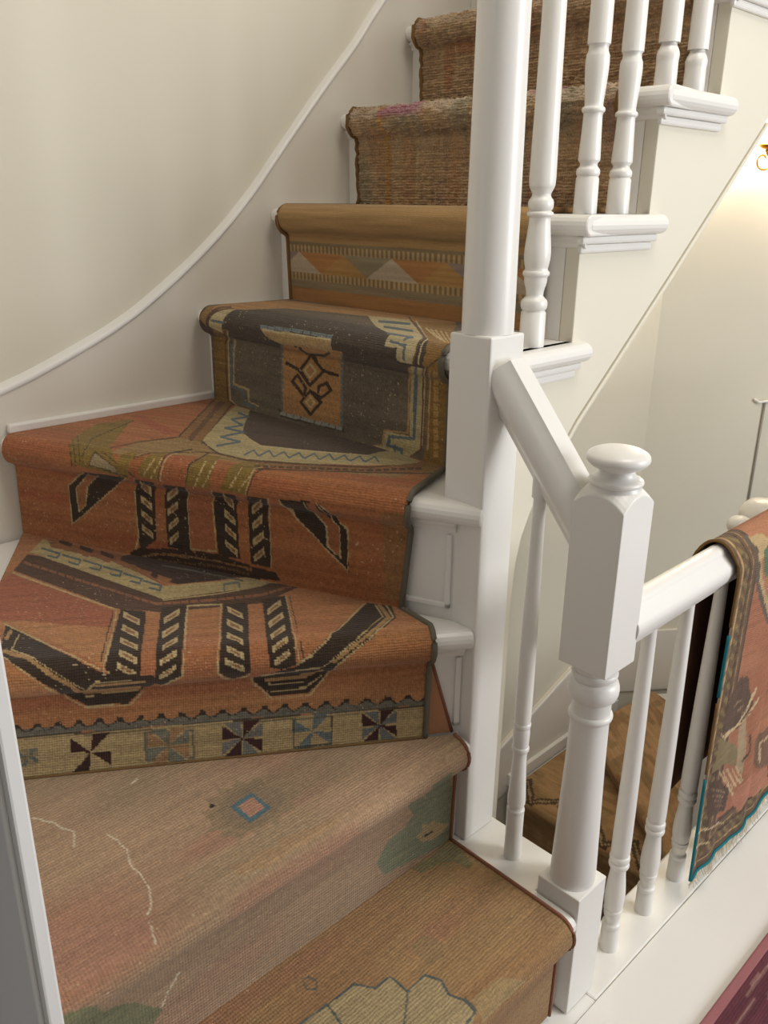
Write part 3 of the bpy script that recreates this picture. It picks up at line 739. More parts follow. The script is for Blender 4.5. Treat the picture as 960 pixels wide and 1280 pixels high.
 ((180,150,102),[918,100,895,100,871,100,848,100,825,97,802,97,779,97,753,97,730,97,707,95,684,95,658,95,635,95,612,95,586,93,563,93,537,93,512,93,488,93,463,90,437,90,414,90,388,90,362,88,337,88,311,88,285,88,260,88,234,86,208,86,183,86,154,86,129,83,103,83,75,83,49,83,21,81,0,83,0,43,0,2,13,0,41,0,69,0,95,0,123,0,152,0,177,0,206,0,234,0,260,0,285,0,314,0,339,0,365,0,393,0,419,0,445,0,470,0,496,0,522,0,548,0,571,0,596,0,622,0,645,0,671,0,697,0,720,0,743,0,769,0,792,0,817,0,841,0,864,0,887,0,910,0,913,31,915,67]),
 ((112,106,92),[915,116,895,116,871,116,848,116,825,116,802,114,776,114,753,114,730,114,707,112,684,112,658,112,635,112,612,109,586,109,563,109,537,109,512,107,488,107,463,107,440,107,414,105,388,105,362,105,337,105,311,102,285,102,260,102,234,102,208,100,183,100,157,100,129,100,103,97,75,97,49,97,23,97,0,97,0,86,21,83,49,86,75,86,103,86,129,86,154,88,183,88,208,88,234,88,260,88,285,90,311,90,337,90,362,90,388,93,414,93,437,93,463,93,488,93,512,95,537,95,563,95,586,95,612,97,635,97,658,97,684,97,707,97,730,97,753,100,779,100,802,100,825,100,848,100,871,102,895,102,918,102]),
 ((64,50,40),[920,114,905,124,905,131,895,128,892,121,879,109]),
 ((112,106,92),[918,109,905,119,895,119,882,107]),
 ((64,50,40),[879,112,864,124,864,128,851,128,851,119,838,107]),
 ((112,106,92),[877,109,861,119,853,119,838,105]),
 ((64,50,40),[838,112,823,121,820,128,810,126,807,119,794,107]),
 ((112,106,92),[835,109,820,119,810,116,797,105]),
 ((64,50,40),[794,109,779,121,779,128,769,126,766,119,753,107]),
 ((112,106,92),[792,107,779,116,769,116,753,105]),
 ((64,50,40),[753,109,738,121,735,126,725,126,722,116,710,105]),
 ((112,106,92),[751,107,735,116,725,116,712,102]),
 ((64,50,40),[710,109,694,119,694,126,681,124,681,116,666,105]),
 ((112,106,92),[707,107,694,116,684,114,668,102]),
 ((64,50,40),[666,107,650,119,650,126,638,124,638,116,622,105]),
 ((112,106,92),[663,105,650,114,640,114,625,102]),
 ((64,50,40),[622,107,607,119,607,124,594,124,594,116,578,102]),
 ((112,106,92),[620,105,607,114,596,114,581,100]),
 ((64,50,40),[578,107,563,116,563,124,550,121,548,114,535,102]),
 ((112,106,92),[576,105,563,114,553,112,537,100]),
 ((64,50,40),[535,105,519,116,519,124,506,121,504,114,491,100]),
 ((112,106,92),[532,102,517,112,506,112,491,100]),
 ((64,50,40),[491,105,476,116,473,121,463,121,460,114,445,100]),
 ((112,106,92),[488,102,473,112,463,112,447,97]),
 ((64,50,40),[445,105,429,114,429,121,416,121,414,112,398,100]),
 ((112,106,92),[442,102,427,112,416,109,401,97]),
 ((64,50,40),[398,102,383,114,383,121,370,119,368,112,355,97]),
 ((112,106,92),[398,100,383,109,373,109,355,95]),
 ((64,50,40),[355,102,339,114,337,119,324,119,321,109,308,97]),
 ((112,106,92),[352,100,337,109,326,109,308,95]),
 ((64,50,40),[308,102,293,112,290,119,278,116,275,109,260,97]),
 ((112,106,92),[306,100,290,109,280,107,262,95]),
 ((64,50,40),[260,100,244,112,244,119,231,116,229,109,213,95]),
 ((112,106,92),[260,97,242,107,231,107,216,93]),
 ((64,50,40),[213,100,198,112,198,116,185,116,183,107,167,95]),
 ((112,106,92),[211,97,195,107,185,107,167,93]),
 ((64,50,40),[167,100,152,109,149,116,136,114,134,107,118,93]),
 ((112,106,92),[165,95,149,107,136,105,121,93]),
 ((64,50,40),[118,97,103,109,103,116,87,114,87,107,69,93]),
 ((112,106,92),[116,95,100,105,90,105,72,90]),
 ((64,50,40),[69,97,54,107,54,114,41,114,39,105,21,93]),
 ((112,106,92),[67,95,51,105,41,102,23,90]),
 ((64,50,40),[21,95,5,107,5,114,0,114,0,107,0,95]),
 ((112,106,92),[18,93,3,102,0,105,0,93]),
 ((84,70,54),[918,100,895,97,871,97,848,97,825,97,802,97,779,95,756,95,730,95,707,95,684,95,658,93,635,93,612,93,586,93,563,93,537,90,512,90,488,90,463,90,437,88,414,88,388,88,362,88,337,88,311,86,285,86,260,86,234,86,206,83,180,83,154,83,129,83,100,81,75,81,46,81,21,81,0,81,0,83,21,83,46,83,75,86,100,86,129,86,154,86,180,86,208,88,234,88,260,88,285,88,311,90,337,90,362,90,388,90,414,93,437,93,463,93,488,93,514,93,537,95,563,95,586,95,612,95,635,95,661,97,684,97,707,97,730,97,756,97,779,100,802,100,825,100,848,100,871,100,895,102,918,102]),
 ((132,112,78),[918,93,895,93,871,90,848,90,825,90,802,90,779,90,756,88,730,88,707,88,684,88,658,86,635,86,612,86,586,86,563,86,537,83,512,83,488,83,463,83,437,81,411,81,388,81,362,81,337,81,311,78,285,78,260,78,234,78,206,76,180,76,154,76,129,76,100,74,75,74,46,74,21,74,0,74,0,76,21,76,46,76,75,78,100,78,129,78,154,78,180,81,208,81,234,81,260,81,285,83,311,83,337,83,362,83,388,83,414,86,437,86,463,86,488,86,514,88,537,88,563,88,586,88,612,88,635,90,661,90,684,90,707,90,730,90,756,93,779,93,802,93,825,93,848,93,871,95,895,95,918,95]),
 ((104,112,104),[879,50,859,48,859,31]),
 ((150,130,92),[879,50,861,29,879,29]),
 ((104,112,104),[879,50,882,29,897,29]),
 ((150,130,92),[879,50,900,31,900,48]),
 ((104,112,104),[879,50,900,50,900,69]),
 ((150,130,92),[879,50,897,69,879,69]),
 ((104,112,104),[879,50,877,69,859,69]),
 ((150,130,92),[879,50,859,69,859,50]),
 ((66,32,28),[751,48,707,45,707,10,728,29]),
 ((66,32,28),[751,48,753,5,789,5,769,26]),
 ((66,32,28),[751,48,792,50,792,86,771,67]),
 ((66,32,28),[751,48,746,90,710,90,730,69]),
 ((118,108,88),[638,76,609,76,584,76,558,76,530,74,532,81,558,81,584,81,612,83,638,83]),
 ((118,108,88),[535,81,535,45,532,10,527,10,530,45,530,78]),
 ((118,108,88),[530,14,555,14,581,14,609,17,635,17,635,12,609,10,581,10,555,10,527,7]),
 ((118,108,88),[630,12,632,48,632,81,638,83,638,48,635,12]),
 ((118,108,88),[589,81,586,45,586,7,581,7,581,45,584,81]),
 ((168,120,80),[586,45,540,43,540,5,563,26]),
 ((120,118,100),[586,45,566,24,545,2,581,2]),
 ((168,120,80),[586,45,589,2,625,2,604,24]),
 ((120,118,100),[586,45,607,26,630,7,630,43]),
 ((168,120,80),[586,45,630,48,630,83,607,64]),
 ((120,118,100),[586,45,604,67,625,88,589,88]),
 ((168,120,80),[586,45,581,88,545,88,566,67]),
 ((120,118,100),[586,45,563,64,540,83,540,48]),
 ((72,34,32),[424,45,380,40,380,7,404,26]),
 ((116,114,104),[424,45,404,24,386,2,422,2]),
 ((72,34,32),[424,45,427,2,463,2,445,24]),
 ((116,114,104),[424,45,447,26,468,7,468,40]),
 ((72,34,32),[424,45,468,48,468,81,447,62]),
 ((116,114,104),[424,45,445,64,465,86,429,86]),
 ((72,34,32),[424,45,422,86,386,86,406,64]),
 ((116,114,104),[424,45,404,62,380,81,380,48]),
 ((98,112,108),[267,45,224,40,221,5,244,26]),
 ((176,146,100),[267,45,247,24,226,2,265,2]),
 ((98,112,108),[267,45,270,2,308,2,288,24]),
 ((176,146,100),[267,45,290,26,311,5,311,40]),
 ((98,112,108),[267,45,314,48,314,81,290,64]),
 ((176,146,100),[267,45,288,64,308,86,272,86]),
 ((98,112,108),[267,45,265,86,229,86,247,64]),
 ((176,146,100),[267,45,247,64,224,83,224,48]),
 ((84,78,62),[311,76,283,76,252,76,221,76,224,81,252,81,283,81,314,81]),
 ((84,78,62),[226,81,224,45,224,7,221,7,221,43,221,81]),
 ((84,78,62),[221,10,252,10,280,10,311,12,311,7,280,7,249,7,221,7]),
 ((84,78,62),[308,7,308,45,308,81,314,81,311,45,311,7]),
 ((72,34,32),[111,43,72,40,69,10]),
 ((108,112,106),[111,43,72,5,108,7]),
 ((72,34,32),[111,43,113,7,147,7,129,24]),
 ((108,112,106),[111,43,131,26,152,10,152,40]),
 ((72,34,32),[111,43,152,45,154,78]),
 ((108,112,106),[111,43,149,81,116,81]),
 ((72,34,32),[111,43,111,81,77,81,95,62]),
 ((108,112,106),[111,43,93,62,72,78,72,48]),
]
PAT['D'] = [
 ((64,47,36),[774,246,843,173,843,136,841,97,841,58,810,86,782,115,754,144,726,170,700,199,649,254,690,251,731,249]),
 ((168,98,60),[763,238,819,170,817,136,817,99,797,120,787,178,735,238]),
 ((188,158,108),[769,249,845,173,843,170,769,243]),
 ((188,158,108),[843,175,843,136,843,97,843,55,838,58,838,97,841,136,841,175]),
 ((188,158,108),[841,55,810,84,782,113,754,141,726,170,698,199,647,254,649,257,700,199,728,173,756,144,784,115,812,86,843,58]),
 ((188,158,108),[756,246,821,170,819,168,756,243]),
 ((188,158,108),[821,170,821,134,819,99,815,99,817,136,819,170]),
 ((188,158,108),[817,99,793,123,797,123,819,99]),
 ((188,158,108),[795,120,784,181,789,181,797,120]),
 ((188,158,108),[787,178,731,238,731,243,789,178]),
 ((70,46,34),[675,5,651,24,616,29,582,37,547,42,509,45,472,47,435,50,405,45,377,39,347,34,295,31,280,10,310,5,338,0,369,0,397,0,427,0,457,0,487,0,517,0,547,0,580,0,610,0,642,0,675,0]),
 ((64,47,36),[629,251,578,251,601,191,599,160,599,126,599,94,599,60,644,16,651,60,651,94,651,126,653,160,653,191]),
 ((64,47,36),[556,249,526,249,496,251,515,188,513,152,511,115,509,79,506,42,537,45,569,45,571,81,573,118,573,152,575,188]),
 ((64,47,36),[433,251,405,251,377,251,392,188,388,154,386,118,384,81,379,47,407,47,435,50,440,86,442,120,446,154,448,191]),
 ((64,47,36),[349,254,302,254,317,196,315,165,310,134,308,102,306,71,304,39,353,39,356,71,358,102,360,134,362,165,364,196]),
 ((176,96,62),[494,249,463,251,435,251,453,191,450,160,446,126,444,92,442,60,474,55,506,52,509,86,509,120,511,154,513,188]),
 ((150,98,60),[657,0,644,0,647,0,662,0]),
 ((150,98,60),[642,0,627,0,629,8,644,0]),
 ((150,98,60),[625,3,610,8,612,16,627,8]),
 ((150,98,60),[608,10,603,13,606,18,610,16]),
 ((150,98,60),[610,10,593,13,593,21,608,18]),
 ((150,98,60),[591,13,575,16,575,24,591,21]),
 ((150,98,60),[573,16,558,18,558,26,573,24]),
 ((150,98,60),[556,18,545,21,545,29,556,26]),
 ((150,98,60),[550,21,534,21,534,29,550,26]),
 ((150,98,60),[534,21,519,21,517,29,532,29]),
 ((150,98,60),[517,21,502,24,500,29,515,29]),
 ((150,98,60),[500,24,485,24,483,31,498,31]),
 ((150,98,60),[483,24,468,24,468,31,483,31]),
 ((150,98,60),[466,26,450,26,450,31,466,31]),
 ((150,98,60),[450,26,435,26,433,34,448,34]),
 ((150,98,60),[438,26,425,26,422,31,435,34]),
 ((150,98,60),[422,26,407,24,407,31,420,31]),
 ((150,98,60),[405,24,392,24,390,31,405,31]),
 ((150,98,60),[390,24,375,24,375,29,388,31]),
 ((150,98,60),[375,24,360,21,360,29,373,29]),
 ((150,98,60),[358,21,351,21,351,29,358,29]),
 ((110,74,48),[638,0,627,0,629,0,640,0]),
 ((110,74,48),[625,0,616,0,627,0]),
 ((110,74,48),[612,0,603,0,606,0,614,0]),
 ((110,74,48),[601,0,591,0,593,3,603,0]),
 ((110,74,48),[595,0,584,0,584,3,595,3]),
 ((110,74,48),[582,0,571,0,571,5,580,5]),
 ((110,74,48),[569,0,558,0,558,5,567,5]),
 ((110,74,48),[556,0,545,0,543,8,554,8]),
 ((110,74,48),[541,3,532,3,532,8,541,8]),
 ((110,74,48),[530,3,519,3,517,10,528,8]),
 ((110,74,48),[517,3,506,5,506,10,515,10]),
 ((110,74,48),[504,5,494,5,494,13,502,10]),
 ((110,74,48),[491,5,481,8,481,13,489,13]),
 ((110,74,48),[478,8,468,8,468,16,478,13]),
 ((110,74,48),[466,8,455,10,455,16,466,16]),
 ((110,74,48),[453,10,444,10,444,16,453,16]),
 ((110,74,48),[442,10,433,10,433,18,440,18]),
 ((110,74,48),[438,10,429,10,427,16,435,18]),
 ((110,74,48),[425,10,416,10,414,16,425,16]),
 ((110,74,48),[414,10,403,10,403,16,412,16]),
 ((110,74,48),[401,10,392,8,390,16,401,16]),
 ((110,74,48),[390,8,379,8,379,13,388,16]),
 ((110,74,48),[377,8,369,8,366,13,377,13]),
 ((110,74,48),[366,8,356,8,356,13,364,13]),
 ((190,160,112),[616,249,608,199,608,181,638,202]),
 ((150,98,62),[623,225,614,196,614,188,634,202]),
 ((190,160,112),[638,181,608,160,608,139,638,162]),
 ((150,98,62),[631,170,614,157,614,149,631,162]),
 ((190,160,112),[638,139,608,118,608,99,638,120]),
 ((150,98,62),[631,131,614,118,614,107,631,120]),
 ((190,160,112),[638,97,608,76,608,58,638,79]),
 ((150,98,62),[631,89,614,76,612,68,631,79]),
 ((190,160,112),[569,194,519,249,539,202,567,175]),
 ((150,98,62),[562,194,537,223,545,202,562,186]),
 ((190,160,112),[567,154,539,181,539,162,567,134]),
 ((150,98,62),[560,154,545,170,545,162,560,144]),
 ((190,160,112),[565,110,539,139,539,120,565,92]),
 ((150,98,62),[560,110,543,128,543,120,560,102]),
 ((190,160,112),[565,68,539,97,539,79,562,50]),
 ((150,98,62),[558,68,543,86,543,79,558,60]),
 ((190,160,112),[405,254,399,199,397,181,422,204]),
 ((150,98,62),[405,236,403,199,403,191,418,204]),
 ((190,160,112),[422,183,394,157,394,139,422,162]),
 ((150,98,62),[416,173,401,157,399,149,416,165]),
 ((190,160,112),[420,141,392,115,390,97,420,120]),
 ((150,98,62),[414,131,397,115,397,107,414,120]),
 ((190,160,112),[420,97,388,73,388,52,418,79]),
 ((150,98,62),[414,86,394,71,394,63,412,79]),
 ((190,160,112),[356,196,315,254,330,204,353,178]),
 ((150,98,62),[351,196,325,233,336,204,349,188]),
 ((190,160,112),[353,154,330,183,328,162,351,134]),
 ((150,98,62),[347,154,334,170,332,162,347,147]),
 ((190,160,112),[351,110,325,139,323,120,349,89]),
 ((150,98,62),[345,110,330,128,330,118,345,102]),
 ((190,160,112),[347,65,323,94,321,76,347,45]),
 ((150,98,62),[343,65,328,84,325,76,341,58]),
 ((188,158,108),[631,254,655,191,655,160,653,126,653,92,651,58,647,60,649,92,651,126,651,160,653,194,629,254]),
 ((188,158,108),[651,60,662,16,657,16,647,60]),
 ((188,158,108),[498,251,517,188,515,154,513,120,511,84,509,47,506,47,509,84,511,120,513,154,513,191,496,251]),
 ((188,158,108),[509,47,474,50,440,55,440,58,474,55,509,52]),
 ((188,158,108),[440,55,442,89,444,123,446,157,450,191,431,254,435,254,453,191,450,157,448,123,444,89,442,55]),
 ((188,158,108),[300,257,315,196,312,165,310,134,308,102,306,68,304,37,302,37,304,71,306,102,308,134,310,165,312,196,297,257]),
 ((64,47,36),[274,259,244,264,216,267,181,264,166,236,155,199,134,181,131,144,127,107,123,68,144,89,166,110,188,128,207,149,228,170,250,188,267,215]),
 ((168,92,58),[213,264,194,264,181,207,153,183,149,144,144,105,155,110,175,131,181,181,205,207]),
 ((188,158,108),[276,259,272,209,252,188,231,168,209,149,188,128,168,107,147,89,125,68,123,71,144,92,166,110,188,131,207,152,228,170,250,191,263,225,274,262]),
 ((188,158,108),[125,68,127,107,129,144,131,183,136,183,131,144,129,107,127,68]),
 ((188,158,108),[131,183,155,199,166,243,183,267,185,264,168,238,155,196,134,178]),
 ((188,158,108),[220,262,207,204,181,178,179,181,205,209,218,264]),
 ((188,158,108),[183,181,177,126,172,128,179,183]),
 ((188,158,108),[177,128,155,107,153,110,175,131]),
 ((188,158,108),[192,264,179,238,170,196,151,181,151,183,168,199,177,241,190,267]),
 ((188,158,108),[153,183,149,141,147,99,142,102,147,141,151,183]),
 ((160,104,62),[52,267,24,272,0,277,0,243,4,191,2,162,0,134,0,102,0,73,0,45,0,13,11,13,39,13,43,47,45,79,50,110,54,144,56,175,60,204]),
 ((176,86,60),[966,670,935,691,858,668,780,639,707,610,707,555,789,597,875,636]),
 ((142,108,48),[817,332,888,448,938,547,929,579,927,615,920,649,845,550,778,450,718,346,670,288,644,249,677,254,711,257,746,262,784,267,800,291]),
 ((92,76,44),[819,325,812,314,810,317,817,327]),
 ((92,76,44),[810,312,806,304,802,304,808,314]),
 ((92,76,44),[804,301,800,293,797,293,802,304]),
 ((92,76,44),[800,291,797,283,795,283,797,293]),
 ((92,76,44),[797,280,797,272,793,272,793,283]),
 ((92,76,44),[797,270,797,262,793,264,793,272]),
 ((92,76,44),[832,353,812,332,810,332,830,356]),
 ((92,76,44),[810,330,802,317,797,317,808,330]),
 ((92,76,44),[800,314,795,306,791,306,797,314]),
 ((92,76,44),[793,304,791,296,787,296,791,304]),
 ((92,76,44),[789,293,787,285,784,285,787,293]),
 ((92,76,44),[787,283,787,275,782,275,784,283]),
 ((92,76,44),[787,272,787,264,782,267,782,272]),
 ((92,76,44),[860,401,830,369,830,372,858,403]),
 ((92,76,44),[823,361,800,335,797,335,821,364]),
 ((92,76,44),[797,332,789,319,787,319,795,332]),
 ((92,76,44),[787,317,782,306,780,309,784,317]),
 ((92,76,44),[780,304,778,296,774,298,778,306]),
 ((92,76,44),[776,293,774,285,772,288,774,296]),
 ((92,76,44),[774,285,774,275,769,277,769,285]),
 ((92,76,44),[774,272,774,270,769,272,769,275]),
 ((92,76,44),[765,293,763,301,767,304,769,293]),
 ((92,76,44),[763,304,763,312,767,314,767,304]),
 ((92,76,44),[763,314,765,325,769,327,767,317]),
 ((92,76,44),[765,327,772,343,778,348,769,330]),
 ((92,76,44),[776,351,800,382,806,387,784,356]),
 ((92,76,44),[802,385,808,403,817,411,812,395]),
 ((92,76,44),[808,406,817,424,828,435,819,416]),
 ((92,76,44),[817,427,823,445,834,455,828,437]),
 ((92,76,44),[823,448,832,466,843,476,834,458]),
 ((92,76,44),[834,471,838,487,851,497,843,479]),
 ((92,76,44),[841,492,847,508,858,518,853,503]),
 ((92,76,44),[849,513,858,531,866,539,862,524]),
 ((92,76,44),[858,534,864,552,875,560,869,545]),
 ((92,76,44),[869,558,873,573,886,584,877,565]),
 ((92,76,44),[873,576,881,594,894,605,886,586]),
 ((92,76,44),[884,599,890,615,903,626,894,607]),
 ((92,76,44),[892,620,894,628,907,639,903,628]),
 ((160,136,100),[737,312,700,293,672,275,644,257,679,262,713,267,748,272]),
 ((96,74,48),[739,309,703,291,672,275,647,254,644,257,670,277,700,293,739,314]),
 ((96,74,48),[644,257,677,264,711,270,748,275,748,272,713,267,679,259,647,254]),
 ((96,74,48),[746,272,735,312,739,312,748,272]),
 ((96,74,48),[726,317,688,296,655,277,627,257,625,262,653,280,685,298,726,319]),
 ((160,120,74),[696,317,683,348,698,416,690,448,681,482,672,518,664,555,627,563,591,571,537,537,487,503,440,469,394,429,364,440,334,450,306,463,276,474,252,490,228,505,205,524,181,539,155,552,131,573,108,597,84,620,60,662,37,709,11,754,0,874,0,1000,9,992,26,864,41,743,56,636,69,537,93,516,116,500,140,484,162,461,185,448,209,435,231,416,254,406,280,401,304,387,330,380,356,374,379,361,412,369,442,369,474,374,506,377,528,361,552,348,578,338,606,332,647,304]),
 ((110,78,50),[705,327,696,366,700,421,711,435,707,380,709,332]),
 ((110,78,50),[700,416,692,450,683,487,675,521,666,560,677,573,685,537,694,500,703,466,711,432]),
 ((110,78,50),[668,558,625,552,582,547,591,560,634,565,679,573]),
 ((110,78,50),[586,547,534,521,487,495,440,463,394,432,401,448,446,479,494,510,543,537,595,563]),
 ((110,78,50),[397,432,366,442,336,455,308,471,278,484,284,505,315,490,345,476,373,461,403,448]),
 ((110,78,50),[280,484,259,508,235,526,211,545,190,573,166,597,142,623,119,652,95,686,99,709,123,675,147,644,170,615,194,592,218,568,241,547,265,529,287,505]),
 ((110,78,50),[647,301,623,314,603,332,608,338,625,319,649,306]),
 ((110,78,50),[606,332,582,346,562,366,545,393,528,419,534,429,552,403,571,380,588,356,608,335]),
 ((110,78,50),[530,419,483,442,491,458,537,429]),
 ((142,108,48),[616,264,608,312,595,338,573,366,562,298,565,257]),
 ((142,108,48),[498,254,491,309,496,395,466,419,433,312,438,257,468,257]),
 ((142,108,48),[412,262,401,291,399,322,394,398,347,403,338,312,351,259,381,259]),
 ((142,108,48),[675,264,670,309,649,335,629,332,640,293,644,259]),
 ((196,164,110),[601,267,595,277,597,280,603,270]),
 ((196,164,110),[593,280,586,291,591,291,595,283]),
 ((196,164,110),[586,293,582,301,586,304,591,296]),
 ((196,164,110),[582,306,580,314,584,317,586,306]),
 ((196,164,110),[584,262,578,272,580,275,586,264]),
 ((196,164,110),[575,277,569,285,573,288,578,277]),
 ((196,164,110),[569,288,565,298,569,298,571,291]),
 ((196,164,110),[565,301,562,312,567,312,569,304]),
 ((196,164,110),[562,314,562,322,567,325,567,317]),
 ((196,164,110),[472,259,468,272,470,272,476,262]),
 ((196,164,110),[466,275,461,285,466,285,470,275]),
 ((196,164,110),[461,288,459,296,463,298,466,288]),
 ((196,164,110),[459,298,457,309,461,312,463,301]),
 ((196,164,110),[457,312,459,325,463,327,461,314]),
 ((196,164,110),[461,330,461,335,468,338,466,332]),
 ((196,164,110),[453,259,448,270,450,272,457,262]),
 ((196,164,110),[446,275,442,283,444,285,448,275]),
 ((196,164,110),[440,285,438,296,442,296,444,288]),
 ((196,164,110),[438,298,435,309,440,309,440,298]),
 ((196,164,110),[435,312,435,322,440,325,440,314]),
 ((196,164,110),[435,327,442,346,448,353,440,330]),
 ((196,164,110),[388,267,381,277,386,280,390,270]),
 ((196,164,110),[381,280,377,288,379,291,384,283]),
 ((196,164,110),[375,293,373,301,377,304,379,293]),
 ((196,164,110),[373,304,371,314,375,317,375,306]),
 ((196,164,110),[371,317,371,330,375,332,375,319]),
 ((196,164,110),[366,264,360,275,362,275,369,267]),
 ((196,164,110),[358,277,353,285,356,288,362,277]),
 ((196,164,110),[351,288,347,296,351,298,356,291]),
 ((196,164,110),[347,298,343,309,347,309,349,301]),
 ((196,164,110),[343,312,341,322,345,325,347,314]),
 ((196,164,110),[341,325,341,338,347,343,345,327]),
 ((88,64,46),[565,254,558,301,560,301,567,257]),
 ((88,64,46),[558,298,565,385,573,395,560,301]),
 ((88,64,46),[562,377,554,440,562,453,571,390]),
 ((88,64,46),[498,251,489,285,491,314,496,314,491,285,500,251]),
 ((88,64,46),[491,309,481,338,502,427,511,437,487,346,496,314]),
 ((88,64,46),[347,257,338,288,336,317,338,319,341,288,351,257]),
 ((88,64,46),[336,314,317,351,323,366,338,317]),
 ((190,158,108),[558,257,552,301,556,301,562,257]),
 ((190,158,108),[554,298,552,372,558,380,556,301]),
 ((190,158,108),[351,259,343,288,341,319,343,319,345,291,353,259]),
 ((190,158,108),[343,317,328,374,334,390,345,319]),
 ((148,98,56),[677,560,737,673,804,783,884,887,974,990,890,1000,780,872,709,767,647,657,588,542,631,550]),
 ((100,68,44),[668,552,733,670,804,783,884,893,974,997,985,1000,899,901,817,791,744,678,679,560]),
 ((100,68,44),[578,524,642,652,716,777,795,893,881,1000,890,1000,810,901,726,783,653,662,588,534]),
 ((120,76,48),[616,531,642,584,675,613,649,563]),
 ((120,76,48),[636,571,662,623,696,649,668,599]),
 ((120,76,48),[655,610,683,660,718,686,688,636]),
 ((120,76,48),[677,649,705,699,739,723,709,673]),
 ((120,76,48),[698,686,726,736,763,759,731,709]),
 ((120,76,48),[720,723,750,772,789,796,754,746]),
 ((120,76,48),[741,759,776,809,812,830,778,783]),
 ((120,76,48),[765,796,797,843,836,864,802,817]),
 ((120,76,48),[791,832,825,880,864,898,830,853]),
 ((120,76,48),[815,866,851,914,892,932,856,887]),
 ((120,76,48),[841,901,879,948,920,966,884,921]),
 ((120,76,48),[869,935,905,979,950,997,912,955]),
 ((120,76,48),[897,969,922,1000,946,1000,940,987]),
 ((180,158,110),[606,568,668,691,739,812,804,911,866,1000,791,1000,713,1000,638,1000,588,1000,539,1000,491,1000,446,1000,401,1000,358,1000,315,1000,274,1000,233,1000,192,1000,153,1000,78,974,82,866,110,791,138,728,164,668,190,628,216,594,241,563,265,529,291,505,319,484,349,469,377,450,407,437,448,448,489,455]),
 ((92,72,60),[722,924,791,1000,713,1000,638,1000,582,1000,526,1000,474,1000,422,1000,373,1000,325,1000,280,1000,235,1000,192,1000,207,935,213,840,241,809,269,780,297,754,325,728,353,707,381,686,409,670,438,652,466,636,588,738]),
 ((92,110,116),[776,929,709,914,726,935,795,950]),
 ((92,110,116),[731,937,744,866,724,848,713,919]),
 ((92,110,116),[728,851,647,814,659,835,746,872]),
 ((92,110,116),[664,838,675,759,659,741,649,819]),
 ((92,110,116),[662,743,586,743,601,767,677,764]),
 ((92,110,116),[603,767,608,712,610,654,595,636,591,691,588,749]),
 ((92,110,116),[597,636,522,623,534,647,612,660]),
 ((92,110,116),[537,649,543,594,550,545,534,521,530,576,522,626]),
 ((92,110,116),[429,469,446,565,455,579,440,487]),
 ((92,110,116),[450,563,407,497,412,516,455,579]),
 ((92,110,116),[409,500,399,495,405,513,418,524]),
 ((92,110,116),[399,492,414,589,425,607,409,510]),
 ((92,110,116),[420,592,377,524,379,537,422,605]),
 ((92,110,116),[379,526,369,518,375,537,388,550]),
 ((92,110,116),[369,516,381,615,392,634,377,531]),
 ((92,110,116),[388,618,347,550,349,565,390,631]),
 ((92,110,116),[349,552,336,539,345,565,356,573]),
 ((92,110,116),[338,542,349,644,360,662,347,560]),
 ((92,110,116),[356,647,315,573,319,594,360,665]),
 ((92,110,116),[319,581,306,568,312,592,325,602]),
 ((92,110,116),[306,568,319,678,328,696,317,589]),
 ((92,110,116),[323,678,284,607,287,623,328,696]),
 ((92,110,116),[287,607,276,599,282,623,293,631]),
 ((92,110,116),[276,599,287,715,295,730,284,618]),
 ((92,110,116),[291,712,252,636,256,660,295,733]),
 ((92,110,116),[256,644,244,631,250,654,263,668]),
 ((92,110,116),[246,634,254,751,263,770,254,652]),
 ((92,110,116),[259,749,222,675,224,694,261,767]),
 ((92,110,116),[224,678,213,668,220,696,231,704]),
 ((92,110,116),[213,665,220,788,228,809,222,688]),
 ((92,110,116),[226,791,190,712,192,733,228,809]),
 ((92,110,116),[192,715,181,707,188,736,198,743]),
 ((92,110,116),[181,702,188,838,196,859,190,725]),
 ((92,110,116),[192,832,157,754,159,777,194,853]),
 ((196,170,120),[573,720,461,628,466,641,580,733]),
 ((196,170,120),[461,626,433,641,405,660,375,673,347,694,353,709,381,688,412,673,440,657,470,641]),
 ((196,170,120),[349,691,321,715,291,736,263,762,235,791,207,825,211,840,241,812,269,780,297,754,325,728,356,707]),
 ((96,64,48),[601,555,478,432,485,450,608,568]),
 ((96,64,48),[481,435,435,419,392,406,401,427,444,440,489,453]),
 ((96,64,48),[394,406,371,416,347,427,323,440,302,455,278,469,284,490,308,476,332,463,356,450,379,437,403,427]),
 ((96,64,48),[280,469,254,492,231,526,205,558,179,589,153,628,159,654,185,615,211,581,237,550,261,513,287,490]),
 ((96,64,48),[155,626,136,673,116,723,95,775,75,838,80,861,101,804,123,751,142,699,159,644]),
 ((96,64,48),[75,830,65,1000,69,1000,82,853]),
 ((150,96,60),[392,403,366,414,343,432,319,450,295,469,272,490,248,510,224,534,198,555,175,581,149,605,134,678,116,754,99,835,80,924,56,1000,11,825,39,762,62,694,88,641,112,592,136,547,162,516,185,482,211,458,235,429,259,406,291,403,323,401,358,403]),
 ((100,66,44),[349,340,338,348,351,382,362,374]),
 ((100,66,44),[334,351,323,359,336,393,347,385]),
 ((100,66,44),[319,361,310,374,321,406,332,398]),
 ((100,66,44),[306,377,295,385,306,419,317,408]),
 ((100,66,44),[291,390,280,398,291,432,302,421]),
 ((100,66,44),[276,401,265,411,278,450,289,442]),
 ((100,66,44),[261,414,250,424,263,466,274,455]),
 ((100,66,44),[248,435,237,445,248,482,259,471]),
 ((100,66,44),[233,448,222,458,233,497,244,487]),
 ((100,66,44),[218,463,207,476,218,516,228,503]),
 ((100,66,44),[203,479,192,492,203,534,213,521]),
 ((100,66,44),[188,497,177,510,188,552,198,539]),
